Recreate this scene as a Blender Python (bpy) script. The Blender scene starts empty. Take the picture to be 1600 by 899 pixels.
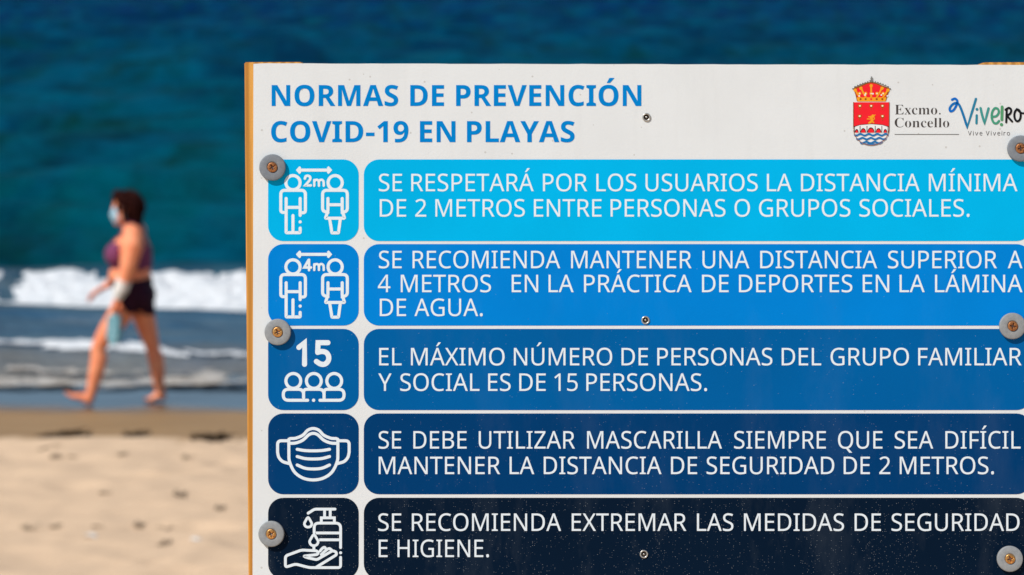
import bpy, bmesh, math, random
import numpy as np
from mathutils import Vector, Matrix, Euler

# ------------------------------------------------------------------ camera, sky, sun, exposure
S = bpy.context.scene
C = S.collection
FOC = 4444.0                                   # focal length in photo pixels (100 mm on 36 mm, 1600 px)
CAM_H = 3.27
PITCH = math.atan(509.5 / FOC)
cd = bpy.data.cameras.new('camera')
cam = bpy.data.objects.new('camera', cd)
C.objects.link(cam)
cam.location = (0, 0, CAM_H)
cam.rotation_euler = (math.pi / 2 - PITCH, 0, 0)
cd.lens = 100
cd.sensor_width = 36
cd.clip_start = 0.1
cd.clip_end = 20000
cd.dof.use_dof = True
cd.dof.focus_distance = 3.5
cd.dof.aperture_fstop = 7.4
S.camera = cam

SUN_VEC = Vector((-0.52, -0.45, 0.73)).normalized()      # towards the sun
sd = bpy.data.lights.new('sun', 'SUN')
sd.energy = 4.1
sd.angle = math.radians(0.5)
sd.color = (1.0, 0.98, 0.945)
sun = bpy.data.objects.new('sun', sd)
C.objects.link(sun)
sun.rotation_euler = SUN_VEC.to_track_quat('Z', 'Y').to_euler()
sun.location = (-6, -6, 12)

W = bpy.data.worlds.new('World')
S.world = W
W.use_nodes = True
nt = W.node_tree
sky = nt.nodes.new('ShaderNodeTexSky')
sky.sky_type = 'NISHITA'
sky.sun_disc = False
sky.sun_elevation = math.asin(SUN_VEC.z)
sky.sun_rotation = math.atan2(SUN_VEC.x, SUN_VEC.y)
sky.air_density = 1.0
sky.dust_density = 0.0
sky.ozone_density = 2.0
nt.links.new(sky.outputs[0], nt.nodes['Background'].inputs[0])
nt.nodes['Background'].inputs[1].default_value = 0.085
S.view_settings.view_transform = 'Standard'
S.view_settings.look = 'None'
S.view_settings.exposure = 0.03
S.view_settings.gamma = 1
S.view_settings.use_curve_mapping = False
S.cycles.use_denoising = True
S.cycles.max_bounces = 6

R_FWD = Vector((0, math.cos(PITCH), -math.sin(PITCH)))
R_UP = Vector((0, math.sin(PITCH), math.cos(PITCH)))


def ray_at(px, py, z):
    """the point at height z seen at photo pixel (px, py)"""
    d = R_FWD + Vector(((px - 800) / FOC, 0, 0)) + R_UP * ((449.5 - py) / FOC)
    t = (z - CAM_H) / d.z
    return Vector((0, 0, CAM_H)) + d * t


# ------------------------------------------------------------------ helpers
def lin(r, g, b):
    f = lambda c: (c / 255 / 12.92) if c / 255 <= 0.04045 else ((c / 255 + 0.055) / 1.055) ** 2.4
    return (f(r), f(g), f(b), 1)


class NT:
    """a small node-tree writer"""
    def __init__(self, name):
        self.m = bpy.data.materials.new(name)
        self.m.use_nodes = True
        self.t = self.m.node_tree
        self.b = self.t.nodes['Principled BSDF']
        self.co = self.t.nodes.new('ShaderNodeTexCoord').outputs['Object']

    def n(self, kind, **kw):
        nd = self.t.nodes.new(kind)
        for k, v in kw.items():
            if k.startswith('in_'):
                self.put(nd.inputs[k[3:].replace('_', ' ')], v)
            else:
                setattr(nd, k, v)
        return nd

    def put(self, sock, v):
        if isinstance(v, bpy.types.NodeSocket):
            self.t.links.new(v, sock)
        elif isinstance(v, bpy.types.Node):
            self.t.links.new(v.outputs[0], sock)
        else:
            sock.default_value = v

    def mapping(self, scale, rot=(0, 0, 0), co=None):
        nd = self.n('ShaderNodeMapping')
        self.put(nd.inputs['Vector'], co or self.co)
        nd.inputs['Scale'].default_value = scale
        nd.inputs['Rotation'].default_value = rot
        return nd.outputs[0]

    def noise(self, scale, detail=4, rough=0.5, co=None, dist=0):
        nd = self.n('ShaderNodeTexNoise')
        self.put(nd.inputs['Vector'], co or self.co)
        nd.inputs['Scale'].default_value = scale
        nd.inputs['Detail'].default_value = detail
        nd.inputs['Roughness'].default_value = rough
        nd.inputs['Distortion'].default_value = dist
        return nd.outputs['Fac']

    def ramp(self, fac, stops):
        nd = self.n('ShaderNodeValToRGB')
        self.put(nd.inputs[0], fac)
        e = nd.color_ramp.elements
        while len(e) < len(stops):
            e.new(0.5)
        for el, (p, c) in zip(e, stops):
            el.position = p
            el.color = c if isinstance(c, tuple) else (c, c, c, 1)
        return nd.outputs[0]

    def mix(self, fac, a, b, mode='MIX'):
        nd = self.n('ShaderNodeMix', data_type='RGBA', blend_type=mode)
        self.put(nd.inputs[0], fac)
        self.put(nd.inputs[6], a)
        self.put(nd.inputs[7], b)
        return nd.outputs[2]

    def math(self, op, a, b=0.0, c=None):
        nd = self.n('ShaderNodeMath', operation=op)
        self.put(nd.inputs[0], a)
        self.put(nd.inputs[1], b)
        if c is not None:
            self.put(nd.inputs[2], c)
        return nd.outputs[0]

    def axis(self, i):
        nd = self.n('ShaderNodeSeparateXYZ')
        self.put(nd.inputs[0], self.co)
        return nd.outputs[i]

    def bump(self, h, strength, dist):
        nd = self.n('ShaderNodeBump')
        nd.inputs['Strength'].default_value = strength
        nd.inputs['Distance'].default_value = dist
        self.put(nd.inputs['Height'], h)
        self.put(self.b.inputs['Normal'], nd.outputs[0])

    def set(self, **kw):
        for k, v in kw.items():
            self.put(self.b.inputs[k.replace('_', ' ')], v)
        return self.m


def link(name, me, mat=None, parent=None):
    o = bpy.data.objects.new(name, me)
    C.objects.link(o)
    if mat is not None and not me.materials:
        me.materials.append(mat)
    if parent is not None:
        o.parent = parent
    return o


def tag(o, label=None, cat=None, group=None, kind=None):
    for k, v in (('label', label), ('category', cat), ('group', group), ('kind', kind)):
        if v:
            o[k] = v
    return o


def mesh(name, verts, faces, smooth=False):
    me = bpy.data.meshes.new(name)
    me.from_pydata([tuple(map(float, v)) for v in verts], [], faces)
    if smooth:
        me.polygons.foreach_set('use_smooth', [True] * len(me.polygons))
    me.update()
    return me


def grid_mesh(name, X, Y, Z, smooth=True):
    """X, Y, Z: arrays (rows, cols)"""
    r, c = X.shape
    me = bpy.data.meshes.new(name)
    me.vertices.add(r * c)
    me.vertices.foreach_set('co', np.stack([X, Y, Z], -1).astype(np.float32).ravel())
    i = np.arange((r - 1) * (c - 1))
    a = (i // (c - 1)) * c + i % (c - 1)
    q = np.stack([a, a + 1, a + c + 1, a + c], -1).astype(np.int32)
    me.loops.add(q.size)
    me.loops.foreach_set('vertex_index', q.ravel())
    me.polygons.add(len(q))
    me.polygons.foreach_set('loop_start', np.arange(0, q.size, 4, dtype=np.int32))
    me.polygons.foreach_set('use_smooth', np.full(len(q), smooth))
    me.update(calc_edges=True)
    me.validate()
    return me


def hash2(ix, iy, seed):
    h = (ix.astype(np.int64) * 374761393 + iy.astype(np.int64) * 668265263 + seed * 982451653) & 0x7fffffff
    h = ((h ^ (h >> 13)) * 1274126177) & 0x7fffffff
    return ((h ^ (h >> 16)) & 0xffff) / 65535.0


def vnoise(x, y, seed=0):
    ix = np.floor(x); iy = np.floor(y)
    fx = x - ix; fy = y - iy
    fx = fx * fx * fx * (fx * (fx * 6 - 15) + 10); fy = fy * fy * fy * (fy * (fy * 6 - 15) + 10)
    a = hash2(ix, iy, seed); b = hash2(ix + 1, iy, seed)
    c = hash2(ix, iy + 1, seed); d = hash2(ix + 1, iy + 1, seed)
    return (a * (1 - fx) + b * fx) * (1 - fy) + (c * (1 - fx) + d * fx) * fy


def fbm(x, y, octs=4, seed=0, gain=0.5):
    s = 0; a = 1; n = 0
    for k in range(octs):
        s = s + a * vnoise(x * 2 ** k + 17.3 * k, y * 2 ** k - 9.1 * k, seed + k)
        n += a
        a *= gain
    return s / n


def sstep(a, b, x):
    t = np.clip((x - a) / (b - a), 0, 1)
    return t * t * (3 - 2 * t)


# ------------------------------------------------------------------ the ground and the sea
def shore_line(x):
    return 0.35 * (fbm(x * 0.12, x * 0 + 3.1, 3, 5) - 0.5)


def beach_z(x, y):
    xs = [-60, 4.7, 6.5, 9.2, 12.5, 15.5, 17.4, 18.0, 18.35, 20.2, 20.5, 22.5, 23.1, 27, 35, 60, 5000]
    zs = [1.62, 1.60, 1.25, 0.66, 0.47, 0.36, 0.275, 0.255, 0.2, 0.016, 0.005, 0.0, -0.03, -0.4, -1.2, -3, -30]
    z = np.interp(y + shore_line(x), xs, zs)
    z2 = np.interp(y + shore_line(x) + 0.25, xs, zs) + np.interp(y + shore_line(x) - 0.25, xs, zs)
    z = 0.4 * z + 0.3 * z2
    dry = 1 - sstep(17.4, 18.4, y)
    z = z + dry * (0.075 * (fbm(x * 0.9, y * 0.9, 3, 11) - 0.5) + 0.05 * (fbm(x * 3.3, y * 3.3, 3, 21) - 0.5)
                   + 0.018 * (fbm(x * 11, y * 11, 2, 31) - 0.5))
    z = z + (1 - dry) * 0.012 * (fbm(x * 0.8, y * 1.6, 3, 41) - 0.5) * (1 - sstep(19.8, 20.6, y))
    return z


rng = random.Random(7)
xs = np.concatenate([-np.geomspace(3000, 7.2, 40), np.arange(-7, 7.01, 0.045), np.geomspace(7.2, 3000, 40)])
ys = np.concatenate([-np.geomspace(400, 1.2, 25), np.arange(-1, 9.0, 0.25), np.arange(9.0, 23.0, 0.045), np.geomspace(23.1, 60, 30), [200, 1000, 6000]])
X, Y = np.meshgrid(xs, ys)
Z = beach_z(X, Y)
for k in range(150):                                       # trodden hollows with pushed-up rims
    fx, fy = rng.uniform(-6, 6), rng.uniform(10, 17.6)
    r = rng.uniform(0.07, 0.13)
    d2 = ((X - fx) / (r * rng.uniform(0.8, 1.4))) ** 2 + ((Y - fy) / r) ** 2
    Z = Z - 0.020 * np.exp(-d2) + 0.008 * np.exp(-((np.sqrt(d2) - 1.5) / 0.45) ** 2)

m = NT('sand')
g1 = m.noise(260, 3, 0.7)
g2 = m.noise(2.2, 5, 0.6)
dry_col = m.mix(m.ramp(g1, [(0.3, 0.0), (0.7, 1.0)]), (0.665, 0.455, 0.285, 1), (0.81, 0.58, 0.378, 1))
dry_col = m.mix(m.ramp(g2, [(0.35, 0.0), (0.7, 0.35)]), dry_col, (0.60, 0.415, 0.265, 1))
damp_col = m.mix(m.ramp(m.noise(3, 5, 0.6, m.mapping((0.35, 1.4, 1))), [(0.3, 0.0), (0.7, 1.0)]), (0.31, 0.18, 0.078, 1), (0.41, 0.25, 0.115, 1))
wav = m.math('ADD', m.axis(1), m.math('MULTIPLY', m.math('SUBTRACT', m.noise(1.5, 5, 0.65), 0.5), 1.7))
wav2 = m.math('ADD', m.axis(1), m.math('MULTIPLY', m.math('SUBTRACT', m.noise(0.7, 3, 0.5), 0.5), 1.0))
damp = m.ramp(m.math('MULTIPLY_ADD', wav, 1 / 10, -1.3), [(0.475, 0.0), (0.495, 1.0)])      # y 17.55 .. 17.75
film = m.ramp(m.math('MULTIPLY_ADD', wav2, 1 / 10, -1.3), [(0.735, 0.0), (0.775, 1.0)])     # y 20.35 .. 20.75
col = m.mix(damp, dry_col, damp_col)
col = m.mix(film, col, (0.022, 0.040, 0.058, 1))
rough = m.mix(film, m.mix(damp, (0.95,) * 3 + (1,), (0.55,) * 3 + (1,)), (0.04,) * 3 + (1,))
m.set(Base_Color=col, Roughness=rough, Specular_IOR_Level=m.mix(film, (0.1,) * 3 + (1,), (0.5,) * 3 + (1,)))
hb = m.math('MULTIPLY', m.noise(60, 5, 0.7), m.math('SUBTRACT', 1.0, film))
m.bump(hb, 0.35, 0.02)
beach = link('beach', grid_mesh('beach', X, Y, Z), m.m)
tag(beach, 'pale sandy beach sloping down to the water', 'sand', kind='structure')


# the sea: real waves, rows packed towards the shore
def sea_z(x, y):
    r = np.random.RandomState(3)
    z = np.zeros_like(x)
    for k in range(46):
        lam = 0.55 * (14 / 0.55) ** (k / 45.0)
        th = r.normal(0, 0.42)
        kx, ky = math.sin(th) * 2 * math.pi / lam, -math.cos(th) * 2 * math.pi / lam
        a = 0.0095 * lam ** 0.72 * r.uniform(0.6, 1.3)
        ph = r.uniform(0, 6.28)
        wx = x + 1.1 * lam * (vnoise(x / lam / 5, y / lam / 5, k) - 0.5)
        res = sstep(0.0, 1.0, lam / (0.012 * y))           # waves finer than the mesh are left to the bump
        z += a * res * np.sin(kx * wx + ky * y + ph)
    amp = np.interp(y, [20, 22, 24.5, 26.3, 27.5, 34, 50, 400, 4000], [0.05, 0.22, 0.36, 0.4, 0.5, 0.8, 1.0, 1.1, 1.5])
    z = np.where(z > 0, z * 1.15, z * 0.9) * amp
    z += breaker_h(x) * np.interp(y - breaker_y(x), [-0.25, 0.1, 0.55, 1.1, 2.6, 4.5], [0, 0.35, 0.83, 0.62, 0.2, 0])
    z += 0.085 * ripple_h(x) * np.exp(-((y - ripple_y(x)) / 0.3) ** 2)
    z += 0.02 * np.exp(-((y - 21.95 - swash(x)) / 0.25) ** 2)
    return z


def breaker_y(x): return 26.35 + 0.5 * (fbm(x * 0.22, x * 0 + 1.7, 3, 51) - 0.5) - 0.3 * np.tanh((x + 3.2) / 2.6)
def breaker_h(x): return (1 - sstep(17, 25, np.abs(x))) * 0.265 + 0.11 * (fbm(x * 0.8, x * 0 + 4.2, 3, 61) - 0.5)
def ripple_y(x): return 23.15 + 0.5 * (fbm(x * 0.3, x * 0 + 8.8, 3, 71) - 0.5) - 0.2 * np.tanh((x + 2.9) / 1.8)
def ripple_h(x): return sstep(0.25, 0.6, fbm(x * 0.55, x * 0 + 2.2, 3, 81)) * 0.7 + 0.3
def swash(x): return 0.35 * (fbm(x * 0.5, x * 0 + 6.6, 3, 91) - 0.5)


rows = np.concatenate([np.arange(21.72, 30, 0.04), np.geomspace(30.05, 7000, 1000)])
t = np.linspace(-1, 1, 701)
tt = np.where(abs(t) < 0.75, t * 0.4, np.sign(t) * (0.3 + (abs(t) - 0.75) * 4.8))
Yg = rows[:, None] + 0 * tt[None, :]
Xg = (rows[:, None] + 2) * tt[None, :]
Yg[0] += swash(Xg[0])
Zg = sea_z(Xg, Yg)
rise = sstep(0.0, 0.55, Yg - Yg[0])
Zg = Zg * rise + (beach_z(Xg[0], Yg[0]) - 0.004)[None, :] * (1 - rise) + 0.003 * rise

m = NT('sea_water')
yy = m.axis(1)
patch = m.noise(0.75, 4, 0.6, m.mapping((1, 0.34, 1)), 0.5)
glint = m.noise(0.5, 5, 0.65, m.mapping((1, 0.2, 1)), 0.4)
patch3 = m.noise(1.1, 4, 0.6, m.mapping((0.5, 1, 1)), 0.4)
deep = m.mix(m.ramp(m.math('MULTIPLY', yy, 1 / 300.0), [(0.1, 0.0), (0.6, 1.0)]), (0.000, 0.070, 0.085, 1), (0.000, 0.019, 0.085, 1))
deep = m.mix(m.ramp(patch, [(0.44, 0.0), (0.64, 0.85)]), deep, (0.002, 0.030, 0.025, 1))
big = m.noise(0.24, 5, 0.65, m.mapping((1, 0.16, 1)), 0.5)
deep = m.mix(m.ramp(big, [(0.45, 0.0), (0.6, 0.75)]), deep, (0.000, 0.019, 0.050, 1))
deep = m.mix(m.ramp(glint, [(0.46, 0.0), (0.66, 0.65)]), deep, (0.000, 0.090, 0.150, 1))  # light blue glints of the ripples, painted into the water colour
shal = m.mix(m.ramp(patch3, [(0.35, 0.0), (0.65, 1.0)]), (0.034, 0.100, 0.170, 1), (0.085, 0.135, 0.165, 1))
shal = m.mix(m.ramp(m.noise(1.6, 4, 0.65, m.mapping((0.5, 1, 1))), [(0.55, 0.0), (0.72, 0.8)]), shal, (0.17, 0.21, 0.23, 1))
shal = m.mix(m.ramp(m.noise(0.9, 4, 0.6, m.mapping((0.5, 1.3, 1))), [(0.56, 0.0), (0.7, 0.5)]), shal, (0.085, 0.075, 0.060, 1))
edge = m.math('MULTIPLY_ADD', m.math('ADD', yy, m.math('MULTIPLY', patch3, 0.8)), 1 / 20.0, -1.0)
shal = m.mix(m.ramp(edge, [(0.11, 0.0), (0.2, 1.0)]), (0.27, 0.235, 0.19, 1), shal)
col = m.mix(m.ramp(edge, [(0.32, 0.0), (0.40, 1.0)]), shal, deep)
m.set(Base_Color=col, Roughness=0.4, Specular_IOR_Level=0.0)
bn = m.math('ADD', m.noise(3.0, 6, 0.62, m.mapping((0.55, 1, 1))), m.math('MULTIPLY', m.noise(0.5, 3, 0.5, m.mapping((0.5, 1, 1))), 2.0))
m.bump(bn, 0.9, 0.18)
gl = m.n('ShaderNodeBsdfGlossy', in_Color=(0.22, 0.55, 1.0, 1), in_Roughness=0.12)     # sky mirrored in the facets
bnode = m.b.inputs['Normal'].links[0].from_socket
m.put(gl.inputs['Normal'], bnode)
lw = m.n('ShaderNodeLayerWeight')
lw.inputs['Blend'].default_value = 0.5
m.put(lw.inputs['Normal'], bnode)
mx = m.n('ShaderNodeMixShader')
m.put(mx.inputs[0], m.math('MULTIPLY', m.math('POWER', lw.outputs['Facing'], 5.0), 0.17))
m.t.links.new(m.b.outputs[0], mx.inputs[1])
m.t.links.new(gl.outputs[0], mx.inputs[2])
m.t.links.new(mx.outputs[0], m.t.nodes['Material Output'].inputs['Surface'])
sea = link('sea', grid_mesh('sea', Xg, Yg, Zg), m.m)
tag(sea, 'deep teal sea with small waves', 'sea', kind='structure')


# foam: the breaker, the small wave in front of it and the lace at the water's edge
m = NT('foam')
fr = m.noise(9, 6, 0.65)
m.set(Base_Color=m.mix(m.ramp(fr, [(0.3, 0.0), (0.6, 1.0)]), (0.58, 0.60, 0.61, 1), (0.70, 0.70, 0.69, 1)), Roughness=0.8,
      Specular_IOR_Level=0.2)
m.bump(m.noise(22, 5, 0.7), 0.3, 0.05)
FOAM = m.m
m = NT('sandy_foam')
fr = m.noise(8, 6, 0.75)
m.set(Base_Color=m.mix(m.ramp(fr, [(0.35, 0.0), (0.62, 1.0)]), (0.27, 0.215, 0.155, 1), (0.62, 0.57, 0.50, 1)), Roughness=0.7)
m.bump(m.noise(25, 5, 0.7), 0.5, 0.03)
SANDY_FOAM = m.m


def foam_strip(name, x0, x1, dx, v, fn, mat):
    """fn(x, v) -> (y, z, cover); faces without cover are left out"""
    xs = np.arange(x0, x1, dx)
    X, V = np.meshgrid(xs, v)
    Yf, Zf, cov = fn(X, V)
    me = grid_mesh(name, X, Yf, Zf)
    c = cov.ravel()
    bm = bmesh.new()
    bm.from_mesh(me)
    bm.verts.ensure_lookup_table()
    kill = [f for f in bm.faces if sum(c[q.index] for q in f.verts) / 4 < 0.5]
    bmesh.ops.delete(bm, geom=kill, context='FACES')
    bm.to_mesh(me)
    bm.free()
    return link(name, me, mat)


def breaker_fn(x, v):
    # v runs 0 (front toe) .. 1 (crest) .. 1.5 (back)
    f = np.clip(v, 0, 1)
    y = breaker_y(x) - 0.22 + 0.62 * f ** 1.5 + 1.7 * np.clip(v - 1, 0, 1)
    lump = fbm(x * 3.4, v * 3.2, 4, 101, 0.6)
    fine = fbm(x * 12, v * 9, 3, 111, 0.6)
    base = breaker_h(x) * np.sin(f * math.pi / 2) ** 0.8 * np.where(v > 1, 1 - 0.9 * (v - 1) ** 1.2, 1)
    y = y - (0.10 * (lump - 0.4) + 0.04 * (fine - 0.5)) * np.sin(np.clip(v, 0, 1.2) / 1.2 * math.pi) ** 0.7
    z = base + 0.08 * (lump - 0.45) * np.clip(v * 2, 0, 1) + 0.035 * (fine - 0.5) + 0.012
    z = np.maximum(z, np.where(v < 1.05, sea_z(x, y) + 0.01 + (0.20 * (fbm(x * 3.0, v * 0.6, 4, 137, 0.55) - 0.42) + 0.10 * (lump - 0.4)) * np.clip(v, 0, 1), z))
    cov = np.where(v > 1.05, fbm(x * 2.2, v * 5, 3, 121) + 0.9 - 2.2 * (v - 1.0), 1)
    cov = cov - sstep(20, 25, np.abs(x)) * fbm(x * 0.9, v * 3, 3, 133)
    cov = np.where(v < 0.10, fbm(x * 2.6, v * 9 + x * 0.2, 3, 131) + 0.2 + v * 4, cov)
    return y, np.maximum(z, 0.012), cov


o = foam_strip('breaker_foam', -25, 25, 0.028, np.linspace(0, 1.5, 70), breaker_fn, FOAM)
tag(o, 'white foam of the wave breaking behind the walker', 'wave foam', kind='stuff')


def ripple_fn(x, v):
    lump = fbm(x * 4, v * 5, 4, 141, 0.6)
    y = ripple_y(x) - 0.12 + 0.30 * v
    z = np.maximum(sea_z(x, y), 0) + 0.012 + 0.055 * lump * np.sin(np.clip(v, 0, 1) * math.pi)
    cov = 1.5 * fbm(x * 2.2, v * 2.6, 5, 151, 0.62) + 0.22 * ripple_h(x) - 1.1 * np.abs(v - 0.5) ** 1.3
    return y, z, cov - 0.29


o = foam_strip('ripple_foam', -18, 18, 0.028, np.linspace(0, 1, 34), ripple_fn, FOAM)
tag(o, 'thin broken line of white foam on the small wave near the shore', 'wave foam', kind='stuff')


def swash_fn(x, v):
    y = 21.70 + swash(x) + 0.8 * v
    z = np.maximum(sea_z(x, y), beach_z(x, y)) + 0.012 + 0.03 * fbm(x * 5, y * 5, 3, 161)
    cov = fbm(x * 4.6, y * 8.0, 4, 171, 0.65) + 0.10 - 0.22 * v
    return y, z, cov


o = foam_strip('swash_foam', -18, 18, 0.03, np.linspace(0, 1, 40), swash_fn, SANDY_FOAM)
tag(o, 'sandy lace of foam at the edge of the wet sand', 'wave foam', kind='stuff')

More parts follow.
